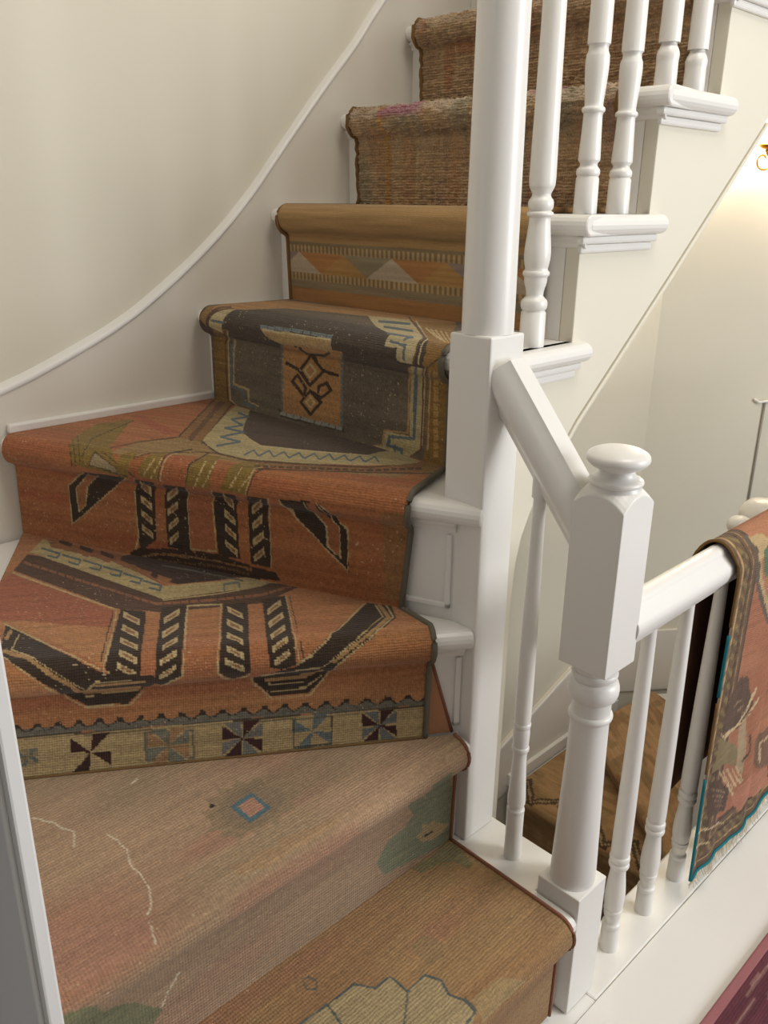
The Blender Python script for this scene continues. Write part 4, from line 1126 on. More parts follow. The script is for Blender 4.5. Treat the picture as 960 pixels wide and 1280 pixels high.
 ((100,66,44),[172,516,162,529,170,568,181,552]),
 ((100,66,44),[157,534,147,550,155,589,166,573]),
 ((100,66,44),[142,555,136,558,147,605,151,597]),
 ((100,66,44),[140,558,129,573,140,620,149,594]),
 ((100,66,44),[127,589,116,610,127,657,136,628]),
 ((100,66,44),[112,618,103,647,112,688,123,665]),
 ((100,66,44),[99,657,91,688,99,730,110,707]),
 ((100,66,44),[86,696,75,723,84,770,95,741]),
 ((100,66,44),[71,736,60,764,69,812,80,780]),
 ((100,66,44),[56,775,45,809,54,856,65,825]),
 ((100,66,44),[41,822,30,856,39,908,50,872]),
 ((90,60,42),[343,330,319,335,297,346,276,361,256,385,237,408,216,427,194,448,175,479,153,503,131,531,136,550,157,521,179,495,198,466,220,442,241,424,261,398,282,382,302,361,323,346,345,335]),
 ((90,60,42),[134,531,108,568,84,618,58,665,32,723,4,783,9,812,34,741,62,691,88,639,112,589,138,552]),
 ((146,104,50),[78,974,19,1000,0,848,32,764]),
]
PAT['E'] = [
 ((140,100,50),[921,402,853,394,909,299,909,239,909,179,909,120,909,60,909,0,990,0,992,52,990,116,987,179,985,243,982,303]),
 ((188,160,110),[855,390,911,299,911,243,914,183,914,127,914,72,914,12,904,16,904,72,904,131,904,187,904,243,904,299,848,390]),
 ((188,160,110),[914,16,878,0,873,0,909,24]),
 ((104,64,48),[873,386,926,295,926,239,926,183,929,124,929,68,929,8,921,12,919,72,919,127,919,183,919,239,919,295,865,386]),
 ((104,64,48),[929,12,891,0,886,0,924,16]),
 ((92,108,112),[863,355,898,271,904,207,906,143,909,80,896,84,893,147,888,211,886,271,848,359]),
 ((92,108,112),[909,80,843,76,838,88,904,96]),
 ((92,108,112),[850,84,840,16,827,24,838,88]),
 ((92,108,112),[843,16,777,12,772,24,838,28]),
 ((182,150,104),[873,323,883,267,886,211,888,155,893,96,883,100,881,155,878,211,873,267,858,331]),
 ((182,150,104),[893,96,810,88,805,100,888,108]),
 ((182,150,104),[815,96,817,32,807,36,805,100]),
 ((182,150,104),[817,32,761,24,759,32,815,40]),
 ((182,160,112),[96,390,48,394,81,311,81,267,81,223,81,179,81,131,81,88,81,40,124,0,168,0,211,0,256,0,223,16,216,76,185,76,127,80,127,127,129,175,129,219,129,267,129,311]),
 ((92,108,112),[84,390,119,307,119,263,119,215,117,167,117,120,117,68,107,72,107,120,107,171,107,219,107,263,107,311,74,394]),
 ((92,108,112),[107,84,152,72,201,64,201,48,155,60,109,68]),
 ((92,108,112),[201,64,208,12,195,12,190,64]),
 ((92,108,112),[208,12,152,8,147,24,203,24]),
 ((92,108,112),[160,20,157,0,147,0,147,24]),
 ((92,108,112),[226,0,175,0,173,0,223,0]),
 ((92,108,112),[173,0,173,32,183,28,180,0]),
 ((178,128,84),[107,382,140,299,137,247,137,195,137,139,135,88,129,88,129,143,129,195,132,247,132,299,99,386]),
 ((178,128,84),[129,96,173,88,218,80,218,72,173,80,129,88]),
 ((178,128,84),[218,80,228,8,221,8,211,80]),
 ((178,128,84),[223,16,261,0,256,0,221,8]),
 ((120,68,52),[56,394,91,311,91,267,89,223,89,175,89,131,89,84,89,36,81,40,84,84,84,131,84,179,84,223,86,267,86,311,51,394]),
 ((120,68,52),[86,44,122,0,117,0,81,40]),
 ((146,102,48),[41,398,0,442,0,390,13,323,15,279,13,235,13,187,10,143,10,100,8,56,5,8,0,0,38,0,79,0,71,40,71,88,74,131,74,179,74,227,74,271,74,315]),
 ((186,134,74),[25,386,41,347,20,359,10,390]),
 ((186,134,74),[51,327,56,299,41,303,28,343]),
 ((186,134,74),[56,295,53,267,38,271,41,295]),
 ((186,134,74),[53,263,53,239,38,243,38,267]),
 ((186,134,74),[53,231,51,207,36,211,38,235]),
 ((186,134,74),[51,203,51,179,36,183,36,207]),
 ((186,134,74),[51,171,48,147,33,151,36,175]),
 ((186,134,74),[48,139,48,116,33,120,33,147]),
 ((186,134,74),[46,112,46,84,30,92,30,116]),
 ((186,134,74),[46,80,43,56,28,60,30,84]),
 ((186,134,74),[43,48,43,24,28,28,28,52]),
 ((190,152,112),[36,390,69,311,69,267,69,223,66,179,66,135,66,92,66,44,61,48,61,92,63,135,63,183,63,227,63,271,63,311,33,390]),
 ((184,124,72),[596,382,541,386,487,386,437,390,386,394,338,394,378,307,381,255,381,199,381,147,381,92,381,40,429,36,480,36,533,32,589,32,645,28,645,84,642,139,642,191,642,243,640,299]),
 ((78,66,56),[665,44,642,32,586,32,533,36,480,36,429,40,381,40,363,20,386,20,437,16,487,16,541,12,596,8,652,8]),
 ((104,116,116),[604,371,635,327,617,335,591,375]),
 ((104,116,116),[642,315,645,299,632,299,629,319]),
 ((104,116,116),[645,295,645,275,632,279,632,295]),
 ((104,116,116),[645,271,645,251,635,255,635,271]),
 ((104,116,116),[645,247,647,227,635,231,635,251]),
 ((104,116,116),[647,223,647,203,635,207,635,227]),
 ((104,116,116),[647,199,647,179,635,183,635,203]),
 ((104,116,116),[647,175,647,155,635,159,635,179]),
 ((104,116,116),[647,151,647,131,637,135,635,155]),
 ((104,116,116),[647,127,650,108,637,112,637,131]),
 ((104,116,116),[650,104,650,84,637,88,637,108]),
 ((104,116,116),[650,80,650,60,637,64,637,84]),
 ((104,116,116),[650,56,650,36,637,40,637,60]),
 ((104,116,116),[348,382,358,359,348,363,338,386]),
 ((104,116,116),[368,347,386,311,376,311,350,355]),
 ((104,116,116),[386,307,386,291,376,291,376,307]),
 ((104,116,116),[386,283,386,267,376,271,376,287]),
 ((104,116,116),[386,263,386,247,376,247,376,267]),
 ((104,116,116),[386,243,386,223,376,227,376,243]),
 ((104,116,116),[386,219,386,203,376,203,376,223]),
 ((104,116,116),[386,199,386,179,376,183,376,199]),
 ((104,116,116),[386,175,386,159,376,159,376,179]),
 ((104,116,116),[386,151,386,135,376,139,376,155]),
 ((104,116,116),[386,131,386,112,376,116,376,135]),
 ((104,116,116),[386,108,386,92,376,92,376,112]),
 ((104,116,116),[386,88,386,68,373,72,376,88]),
 ((104,116,116),[386,64,386,44,373,48,373,68]),
 ((104,116,116),[386,40,386,32,373,36,373,44]),
 ((150,150,136),[657,16,627,16,622,36,652,32]),
 ((150,150,136),[624,16,594,16,589,36,619,32]),
 ((150,150,136),[591,16,561,20,558,36,586,36]),
 ((150,150,136),[558,20,530,20,525,36,553,36]),
 ((150,150,136),[528,20,500,20,495,36,523,36]),
 ((150,150,136),[497,20,470,20,464,40,492,36]),
 ((150,150,136),[467,20,439,24,434,40,462,40]),
 ((150,150,136),[437,24,409,24,406,40,431,40]),
 ((150,150,136),[406,24,381,24,378,40,404,40]),
 ((66,48,36),[518,319,490,287,459,255,449,263,480,295,490,347]),
 ((66,48,36),[459,267,523,187,513,179,449,263]),
 ((66,48,36),[505,191,556,251,569,239,518,179]),
 ((66,48,36),[556,235,497,327,497,343,569,239]),
 ((66,48,36),[523,159,470,116,459,127,513,171]),
 ((66,48,36),[470,131,520,56,510,52,459,127]),
 ((66,48,36),[505,60,553,108,563,100,515,48]),
 ((66,48,36),[556,92,505,167,515,171,563,100]),
 ((66,48,36),[551,247,619,271,627,255,558,235]),
 ((66,48,36),[464,255,396,251,393,263,459,271]),
 ((66,48,36),[538,367,492,410,500,414,543,375]),
 ((66,48,36),[505,414,525,367,515,367,492,414]),
 ((66,48,36),[528,367,525,311,505,335,513,382]),
 ((66,48,36),[505,315,442,331,419,363,485,347]),
 ((66,48,36),[452,323,391,375,391,386,434,355]),
 ((66,48,36),[538,139,589,195,602,183,548,127]),
 ((66,48,36),[591,179,561,223,571,227,602,183]),
 ((66,48,36),[576,219,536,163,525,171,566,227]),
 ((66,48,36),[538,175,548,135,536,135,525,175]),
 ((66,48,36),[510,155,467,135,459,147,503,167]),
 ((66,48,36),[467,135,419,187,426,195,475,143]),
 ((66,48,36),[419,187,439,223,452,211,429,179]),
 ((66,48,36),[442,223,482,195,477,183,437,211]),
 ((66,48,36),[482,195,485,159,475,159,470,195]),
 ((200,168,116),[518,279,492,247,485,255,513,287]),
 ((200,168,116),[492,259,518,219,513,215,485,255]),
 ((200,168,116),[510,219,536,251,543,247,515,215]),
 ((200,168,116),[536,243,508,283,515,283,543,247]),
 ((200,168,116),[518,135,497,112,490,120,513,139]),
 ((200,168,116),[497,120,518,88,510,84,490,120]),
 ((200,168,116),[508,88,530,112,538,104,513,84]),
 ((200,168,116),[530,104,508,139,515,139,536,108]),
 ((184,128,78),[970,474,1000,622,997,685,997,753,992,817,987,884,982,952,924,960,868,968,810,972,754,980,701,988,645,992,594,1000,538,1000,485,1000,431,1000,381,1000,330,1000,282,1000,234,1000,188,1000,135,880,180,873,223,861,272,853,317,849,363,845,411,841,459,837,505,821,553,809,599,793,645,777,693,761,739,745,787,729,805,665,820,602,832,534,873,502]),
 ((186,164,118),[944,434,906,490,853,510,868,454,888,371,949,394]),
 ((92,108,112),[939,418,865,418,863,430,937,430]),
 ((110,70,48),[972,406,939,474,949,478,977,410]),
 ((110,70,48),[942,466,898,534,937,574,949,474]),
 ((110,70,48),[954,394,929,466,934,466,959,398]),
 ((110,70,48),[931,458,871,518,886,534,937,466]),
 ((150,104,56),[997,426,990,462,985,558,952,482,962,422,967,394]),
 ((182,142,94),[688,430,632,430,579,434,528,434,480,434,431,438,383,438,378,386,431,382,482,382,538,378,596,371,665,402]),
 ((112,124,124),[688,430,655,430,657,446,690,446]),
 ((112,124,124),[652,430,619,434,622,450,655,446]),
 ((112,124,124),[617,434,584,434,586,450,619,450]),
 ((112,124,124),[581,434,548,438,553,454,584,450]),
 ((112,124,124),[546,438,520,438,525,454,551,454]),
 ((112,124,124),[533,438,503,438,503,454,536,454]),
 ((112,124,124),[497,438,470,438,470,454,500,454]),
 ((112,124,124),[464,438,437,438,439,454,467,454]),
 ((112,124,124),[434,438,404,438,406,454,437,454]),
 ((112,124,124),[401,438,381,438,383,454,404,454]),
 ((190,172,130),[680,422,624,422,571,426,523,426,520,434,571,430,624,430,678,430]),
 ((190,172,130),[525,426,477,430,431,430,386,430,386,438,431,438,477,434,525,434]),
 ((186,164,120),[475,841,421,861,368,876,317,896,112,558,84,462,91,398,142,402,147,450,188,446,203,514,312,622]),
 ((92,108,112),[287,625,231,625,180,629,203,677,256,677,310,673]),
 ((92,108,112),[216,510,170,510,124,510,140,542,185,542,234,546]),
 ((92,108,112),[145,550,147,494,140,482,127,518]),
 ((92,108,112),[180,466,122,458,124,470,183,478]),
 ((92,108,112),[129,466,122,406,114,406,122,470]),
 ((92,108,112),[360,721,307,741,256,765,284,821,338,801,391,777]),
 ((120,76,52),[363,952,213,725,102,538,107,562,221,753,376,984]),
 ((120,76,52),[119,578,86,450,81,446,107,562]),
 ((120,76,52),[86,454,89,398,84,398,81,454]),
 ((196,168,124),[292,876,178,689,86,530,89,546,183,713,302,904]),
 ((196,168,124),[99,562,74,454,69,450,89,546]),
 ((196,168,124),[74,454,74,402,69,402,69,454]),
 ((152,106,54),[284,888,244,908,203,928,162,944,71,697,5,502,0,454,48,394,58,406,53,450,79,522]),
 ((196,164,112),[190,745,76,578,84,606,201,777]),
 ((196,164,112),[170,741,53,550,58,574,178,765]),
 ((196,164,112),[150,733,30,522,33,538,157,761]),
 ((196,164,112),[129,729,10,506,10,514,135,753]),
 ((196,164,112),[112,729,0,506,0,514,114,745]),
]
PAT['A'] = [
 ((180,152,108),[640,808,617,799,593,795,566,791,543,786,519,786,496,786,469,786,442,731,401,726,401,688,401,654,372,654,345,654,330,611,342,556,330,509,327,466,351,449,369,423,395,436,422,444,448,453,472,457,496,466,516,470,540,479,560,487,581,491,602,500,622,504,637,526,655,551,670,573,684,594,702,615,717,637,732,658,749,679,764,701,779,722,796,744,811,765,826,791,808,791,788,791,767,795,746,795,726,799,705,799,684,803,664,803]),
 ((88,98,92),[690,803,664,799,634,795,608,791,608,799,634,803,661,808,687,812]),
 ((88,98,92),[611,791,587,791,563,786,540,786,540,791,563,795,587,795,611,799]),
 ((88,98,92),[543,786,519,782,493,782,466,782,466,791,493,791,519,791,543,791]),
 ((88,98,92),[472,786,457,756,442,726,440,731,454,761,466,791]),
 ((88,98,92),[445,726,398,726,398,731,442,735]),
 ((88,98,92),[401,731,401,692,401,650,395,654,395,692,398,731]),
 ((88,98,92),[401,650,372,654,342,654,342,662,372,658,401,658]),
 ((88,98,92),[348,658,330,607,324,611,342,662]),
 ((88,98,92),[330,615,345,556,339,551,324,615]),
 ((88,98,92),[345,556,330,509,324,509,339,560]),
 ((88,98,92),[330,513,330,466,324,466,324,513]),
 ((88,98,92),[327,470,372,462,369,453,324,466]),
 ((88,98,92),[398,658,419,632,440,607,460,585,457,581,437,603,416,628,395,654]),
 ((88,98,92),[457,590,475,564,496,543,513,517,534,496,531,491,513,513,493,534,472,560,454,581]),
 ((88,98,92),[543,791,549,748,552,701,549,701,543,748,540,791]),
 ((88,98,92),[552,709,563,671,575,632,587,598,581,594,572,632,560,667,546,705]),
 ((104,100,84),[543,906,528,897,525,902,543,910]),
 ((104,100,84),[531,902,525,868,522,868,525,906]),
 ((104,100,84),[525,872,537,855,537,846,522,868]),
 ((104,100,84),[534,855,549,872,552,868,537,846]),
 ((104,100,84),[549,863,540,910,543,910,552,868]),
 ((104,110,96),[274,466,230,470,230,479,277,474]),
 ((104,110,96),[236,474,227,453,221,453,230,479]),
 ((104,110,96),[224,457,271,457,268,449,224,453]),
 ((104,110,96),[263,449,271,474,277,474,268,449]),
 ((176,138,92),[316,496,289,496,260,491,233,491,209,462,177,427,218,427,254,427,289,427,322,427,322,462]),
 ((138,122,80),[147,996,109,991,71,987,24,1000,6,974,15,919,21,863,47,850,53,915,88,944,139,953]),
 ((150,134,84),[106,1000,94,957,83,915,77,919,88,962,103,1000]),
 ((150,134,84),[83,915,21,915,21,919,80,923]),
 ((162,122,80),[313,761,271,765,254,705,280,654,322,679,319,718]),
]
PAT['B'] = [
 ((162,128,94),[615,675,590,666,590,734,558,728,553,784,524,757,507,817,490,763,462,808,459,749,425,793,427,713,396,704,419,633,410,571,442,556,450,482,479,509,499,450,519,485,547,447,558,494,593,444,590,500,615,506,604,550,630,562,610,604]),
 ((150,120,90),[584,654,536,725,507,737,479,749,459,716,442,672,450,574,476,536,501,503,533,497,561,494,587,556]),
 ((184,138,98),[632,379,607,367,584,355,575,379,553,364,530,346,519,379,484,358,450,343,425,343,396,343,396,322,433,322,467,320,496,322,524,325,550,317,575,322,601,328,632,337]),
 ((78,114,118),[558,651,527,675,499,701,493,630,487,559,516,541,547,524,553,586]),
 ((192,128,102),[544,639,504,669,499,577,538,553]),
 ((188,126,100),[966,467,949,459,932,447,915,438,895,426,877,414,860,402,843,391,823,379,806,364,818,331,823,311,843,311,863,314,880,317,900,320,917,320,937,322,954,325,972,325,989,328,983,349,980,379,974,405,972,435]),
 ((60,30,26),[593,692,584,701,581,683,593,672]),
 ((222,198,164),[909,825,903,820,900,825,906,831]),
 ((222,198,164),[903,820,897,814,895,820,900,825]),
 ((222,198,164),[897,814,892,805,889,814,895,820]),
 ((222,198,164),[892,805,889,805,889,808,889,811]),
 ((222,198,164),[892,805,886,799,883,805,889,811]),
 ((222,198,164),[886,799,880,793,877,799,883,805]),
 ((222,198,164),[880,796,875,784,872,790,877,799]),
 ((222,198,164),[875,784,872,772,869,775,872,787]),
 ((222,198,164),[872,772,869,763,866,766,869,775]),
 ((222,198,164),[872,763,866,757,863,763,869,769]),
 ((222,198,164),[866,757,860,749,858,754,863,763]),
 ((222,198,164),[860,749,855,743,852,749,858,754]),
 ((222,198,164),[855,740,849,734,849,740,852,746]),
 ((222,198,164),[852,740,855,725,852,725,849,740]),
 ((222,198,164),[855,725,858,713,855,710,852,725]),
 ((222,198,164),[858,710,863,695,860,695,855,710]),
 ((222,198,164),[863,695,866,686,863,683,860,695]),
 ((222,198,164),[798,695,795,683,792,689,798,698]),
 ((222,198,164),[795,683,792,672,789,675,792,689]),
 ((222,198,164),[792,672,789,663,786,666,789,675]),
 ((222,198,164),[789,666,786,654,783,657,786,669]),
 ((222,198,164),[786,651,786,639,783,642,783,657]),
 ((222,198,164),[786,636,783,624,781,627,783,639]),
 ((222,198,164),[783,624,781,609,778,612,781,627]),
 ((222,198,164),[781,612,783,598,781,598,778,612]),
 ((222,198,164),[783,598,786,583,783,583,781,598]),
 ((222,198,164),[786,586,789,571,783,571,783,586]),
 ((222,198,164),[789,571,789,556,786,556,783,571]),
 ((222,198,164),[789,556,789,547,786,547,786,556]),
 ((222,198,164),[789,550,789,536,786,538,786,553]),
 ((222,198,164),[789,536,786,524,783,527,786,538]),
 ((222,198,164),[786,524,783,509,781,512,783,524]),
 ((222,198,164),[783,512,783,497,781,497,781,512]),
 ((222,198,164),[783,497,783,482,781,485,781,497]),
 ((222,198,164),[783,482,783,470,781,470,781,482]),
 ((222,198,164),[783,467,783,456,781,456,781,470]),
 ((222,198,164),[783,456,783,450,781,450,781,456]),
 ((222,198,164),[783,456,786,441,783,441,781,453]),
 ((222,198,164),[786,441,789,429,786,429,783,441]),
 ((222,198,164),[789,429,792,417,789,414,786,426]),
 ((222,198,164),[792,417,795,405,792,402,789,414]),
 ((222,198,164),[795,405,798,396,795,393,792,402]),
 ((222,198,164),[795,399,801,393,801,388,795,396]),
 ((222,198,164),[801,393,806,388,806,382,801,388]),
 ((222,198,164),[806,388,812,385,809,379,806,382]),
 ((222,198,164),[809,385,812,373,809,382]),
 ((222,198,164),[812,373,815,361,812,370]),
 ((222,198,164),[815,364,818,355,815,352,812,364]),
 ((222,198,164),[818,352,818,343,815,343,815,352]),
 ((222,198,164),[818,343,821,334,818,334,815,343]),
 ((222,198,164),[821,337,823,328,821,328,818,334]),
 ((222,198,164),[823,328,823,322,821,322,821,328]),
 ((222,198,164),[823,322,826,317,823,314,821,320]),
 ((222,198,164),[826,317,826,311,823,308,823,314]),
 ((222,198,164),[769,163,775,160,772,154,766,157]),
 ((222,198,164),[775,157,778,151,775,148,772,154]),
 ((222,198,164),[778,151,783,148,781,142,775,148]),
 ((222,198,164),[783,148,789,142,786,139,781,142]),
 ((222,198,164),[789,142,792,136,789,133,786,139]),
 ((222,198,164),[792,136,798,133,795,127,792,133]),
 ((222,198,164),[798,133,801,127,798,124,795,130]),
 ((222,198,164),[801,127,803,121,803,118,798,124]),
 ((222,198,164),[803,121,809,115,806,112,803,118]),
 ((222,198,164),[809,115,812,109,809,104,806,112]),
 ((222,198,164),[812,109,818,104,815,101,809,104]),
 ((222,198,164),[701,896,692,911,692,920,701,905]),
 ((222,198,164),[692,911,684,926,684,932,692,920]),
 ((222,198,164),[684,926,681,929,681,938,684,932]),
 ((128,126,86),[1000,296,969,290,943,275,920,186,889,178,860,157,835,127,812,98,826,83,843,68,866,86,889,104,912,121,934,139,954,157,974,172,994,186,991,210]),
 ((128,130,98),[63,275,97,275,128,272,103,183,199,266,145,157,174,139,225,133,245,112,262,89,236,38,197,30,160,24,120,18,80,9,37,0,0,0,0,33,0,68,3,104,9,142,11,178]),
 ((180,146,100),[131,86,111,92,111,112,85,92,74,101,60,86,11,53,34,41,63,41,77,41,108,56]),
 ((54,52,44),[105,68,68,62,71,68,108,74]),
 ((170,160,120),[108,169,97,166,100,169,111,172]),
 ((170,160,120),[80,163,68,160,71,166,83,166]),
 ((150,142,104),[225,68,182,62,140,56,142,62,185,68,225,71]),
]
PAT['drape'] = [
 ((190,152,104),[67,674,122,671,138,656,135,620,119,637,93,627,103,596,125,570,154,542,177,514,193,470,158,511,119,545,99,574,80,601,67,629,70,665]),
 ((104,84,70),[64,677,64,668,77,668,77,678]),
 ((104,84,70),[64,671,64,661,77,662,77,672]),
 ((104,84,70),[64,661,67,654,80,655,77,665]),
 ((104,84,70),[67,654,70,644,83,648,80,658]),
 ((104,84,70),[70,651,67,641,80,638,87,648]),
 ((104,84,70),[67,644,64,635,80,629,80,641]),
 ((104,84,70),[67,635,67,625,83,622,80,632]),
 ((104,84,70),[64,629,74,614,90,613,80,626]),
 ((104,84,70),[70,621,70,612,93,603,90,616]),
 ((104,84,70),[74,612,74,601,93,597,83,613]),
 ((104,84,70),[77,601,74,593,96,587,93,600]),
 ((104,84,70),[74,596,80,583,96,579,96,590]),
 ((104,84,70),[77,588,90,573,106,572,96,584]),
 ((104,84,70),[83,578,96,563,112,563,106,575]),
 ((104,84,70),[93,568,106,554,125,551,112,565]),
 ((104,84,70),[100,558,112,544,135,543,122,556]),
 ((104,84,70),[112,547,122,535,138,535,128,547]),
 ((104,84,70),[116,542,129,528,151,526,135,540]),
 ((104,84,70),[129,531,141,517,158,516,145,531]),
 ((104,84,70),[135,521,151,508,170,503,158,519]),
 ((104,84,70),[148,510,161,495,177,492,164,508]),
 ((104,84,70),[158,500,171,484,187,481,174,498]),
 ((86,112,80),[99,640,138,653,131,629,141,605,151,579,115,592,103,617]),
 ((98,66,50),[58,372,87,392,129,387,152,347,178,313,159,295,130,275,62,287,42,317,48,346]),
 ((92,60,46),[29,200,62,185,137,132,130,108,124,86,36,116,33,145,29,171]),
 ((134,112,74),[36,288,143,226,143,184,75,214,32,218,36,254]),
 ((206,172,126),[175,348,152,313,162,308,184,343]),
 ((206,172,126),[159,313,120,290,126,285,165,308]),
 ((206,172,126),[123,290,94,281,55,280,62,274,100,276,130,286]),
 ((206,172,126),[65,274,42,296,39,296,62,274]),
 ((206,172,126),[197,318,168,298,175,292,204,312]),
 ((206,172,126),[172,298,130,283,136,279,178,292]),
 ((206,172,126),[133,284,55,287,62,282,139,279]),
 ((206,172,126),[52,209,114,151,166,102,173,102,120,152,55,209]),
 ((206,172,126),[170,99,196,96,192,102,163,107]),
 ((206,172,126),[71,201,150,128,153,128,78,199]),
 ((206,172,126),[97,192,166,126,173,126,104,192]),
 ((206,172,126),[127,184,182,124,189,123,130,185]),
 ((206,172,126),[143,184,189,129,195,126,153,182]),
 ((206,172,126),[7,97,62,77,137,53,134,58,55,84,0,105]),
 ((206,172,126),[0,66,23,59,65,43,62,48,20,65,0,71]),
 ((174,142,106),[130,272,159,287,169,255,179,220,185,188,186,142,150,184,143,216,136,244]),
 ((98,66,50),[185,238,195,195,205,190,191,236]),
 ((98,66,50),[198,198,172,183,179,177,205,192]),
 ((128,84,62),[218,210,286,202,315,175,325,141,336,107,349,71,274,107,234,140,228,175]),
 ((200,164,120),[299,175,247,185,254,179,309,163]),
 ((200,164,120),[250,185,264,126,274,120,257,182]),
 ((150,112,84),[87,331,116,337,110,341,81,336]),
 ((170,126,94),[36,178,111,133,111,135,36,181]),
 ((150,112,84),[110,315,139,325,133,326,104,319]),
 ((170,126,94),[46,160,114,120,114,122,46,162]),
 ((150,112,84),[130,302,162,308,155,313,126,304]),
 ((170,126,94),[52,144,117,110,117,112,52,146]),
 ((150,112,84),[152,286,178,295,175,298,146,291]),
 ((170,126,94),[65,126,121,97,121,99,65,128]),
 ((190,110,84),[153,107,186,118,225,122,329,75,346,17,287,39,229,58,193,51]),
]

# ---------------------------------------------------------------- carpets
M['brown_bind'] = paint('brown_binding', srgb(120, 92, 58), 0.9, 0.6, 400, 0.2, 0.1)
M['rose'] = paint('rose_wool', srgb(172, 124, 92), 0.95, 0.8, 500, 0.15, 0.1)
rng = np.random.default_rng(7)
def value_noise(x, y, seed=0):
    """smooth 2-D value noise in 0..1 (numpy)"""
    def h(i, j):
        n = (i.astype(np.int64)*374761393 + j.astype(np.int64)*668265263 + seed*982451653) & 0x7fffffff
        n = ((n ^ (n >> 13)) * 1274126177) & 0x7fffffff
        return ((n ^ (n >> 16)) & 0xffff) / 65535.0
    xi, yi = np.floor(x), np.floor(y); fx, fy = x - xi, y - yi
    fx = fx*fx*(3-2*fx); fy = fy*fy*(3-2*fy)
    return (h(xi, yi)*(1-fx) + h(xi+1, yi)*fx)*(1-fy) + (h(xi, yi+1)*(1-fx) + h(xi+1, yi+1)*fx)*fy
def dye(r, g, b, fade=0.29):
    """old, faded wool: every dye pulled towards grey"""
    l = 0.33*r + 0.56*g + 0.11*b
    k = 0.985
    return srgb((r + (l-r)*fade)*k, (g + (l-g)*fade*0.85)*k, (b + (l-b)*fade*0.42)*k)
def inside(px, py, poly):
    """even-odd point in polygon, vectorised"""
    r = np.zeros(px.shape, bool)
    n = len(poly)
    for i in range(n):
        x0, y0 = poly[i]; x1, y1 = poly[(i+1) % n]
        if y0 == y1: continue
        c = ((y0 > py) != (y1 > py)) & (px < (x1-x0)*(py-y0)/(y1-y0) + x0)
        r ^= c
    return r
def paint_weave(colr, s, t, shapes):
    """shapes: (rgb 0-255, flat list s0,t0,s1,t1,... in thousandths)"""
    for rgb, pl in shapes:
        P = np.array(pl, float).reshape(-1, 2)/1000.0
        lo, hi = P.min(0), P.max(0)
        m = (s >= lo[0]) & (s <= hi[0]) & (t >= lo[1]) & (t <= hi[1])
        if not m.any(): continue
        ii = np.nonzero(m); k = inside(s[ii], t[ii], P.tolist())
        colr[ii[0][k], ii[1][k]] = dye(*rgb)
    return colr
def woven_object(name, G, u, v, colr, mat, parent=None):
    R, C = G.shape[:2]
    me = bpy.data.meshes.new(name)
    idx = np.arange(R*C).reshape(R, C)
    q = np.stack([idx[:-1, :-1], idx[:-1, 1:], idx[1:, 1:], idx[1:, :-1]], -1).reshape(-1, 4)
    me.vertices.add(R*C); me.vertices.foreach_set('co', G.reshape(-1).astype(np.float32))
    me.loops.add(q.size); me.loops.foreach_set('vertex_index', q.reshape(-1).astype(np.int32))
    me.polygons.add(len(q)); me.polygons.foreach_set('loop_start', np.arange(0, q.size, 4, dtype=np.int32))
    me.polygons.foreach_set('use_smooth', np.ones(len(q), bool))
    me.update(calc_edges=True)
    a = me.color_attributes.new('weave', 'FLOAT_COLOR', 'POINT')
    rgba = np.ones((R*C, 4), np.float32); rgba[:, :3] = np.clip(colr.reshape(-1, 3), 0, 1); a.data.foreach_set('color', rgba.reshape(-1))
    uvl = me.uv_layers.new(name='cloth'); uvs = np.stack([u.reshape(-1), v.reshape(-1)], 1)[q.reshape(-1)]
    uvl.data.foreach_set('uv', uvs.reshape(-1).astype(np.float32))
    o = bpy.data.objects.new(name, me); col.objects.link(o); me.materials.append(mat)
    if parent: o.parent = parent
    return o
def grid_st(G):
    R, C = G.shape[:2]
    t = np.repeat((np.arange(R)/(R-1))[:, None], C, 1); s = np.repeat((np.arange(C)/(C-1))[None], R, 0)
    return s, t
def yarn(colr, u, v, amp=0.10, streak=0.10, fleck=0.002, seed=1, along=9.0):
    """abrash streaks along the weft, yarn variation and worn pale knots"""
    k = 1 + streak*(value_noise(u*along, v*170, seed) - 0.5)*2 + amp*(value_noise(u*420, v*420, seed+1) - 0.5)*2
    colr *= k[..., None]
    if fleck:
        m = value_noise(u*300, v*380, seed+2) > 1 - fleck*18
        m &= value_noise(u*14, v*14, seed+3) > 0.55
        colr[m] = colr[m]*0.35 + np.array(srgb(214, 190, 150))*0.65
    return colr
def blend(colr, mask, rgb):
    m = np.clip(mask, 0, 1)[..., None]; colr[:] = colr*(1-m) + np.array(dye(*rgb))*m
def smooth(x, a, b):
    t = np.clip((x-a)/(b-a), 0, 1); return t*t*(3-2*t)
def knot(s, t, G, u, v, size=0.0030):
    """snap pattern coordinates to knots so outlines step like weaving"""
    R, C = G.shape[:2]
    ks = size/max(u.max(), 1e-6); kt = size/max(v.mean(1).max(), 1e-6)
    return (np.floor(s/ks) + 0.5)*ks, (np.floor(t/kt) + 0.5)*kt
def edge_tube(name, G, colidx, r, mat, parent, lift=0.0):
    P = G[::4, colidx]
    return tube(name, [tuple(p + np.array([0, 0, lift])) for p in P], r, mat, parent, 8)

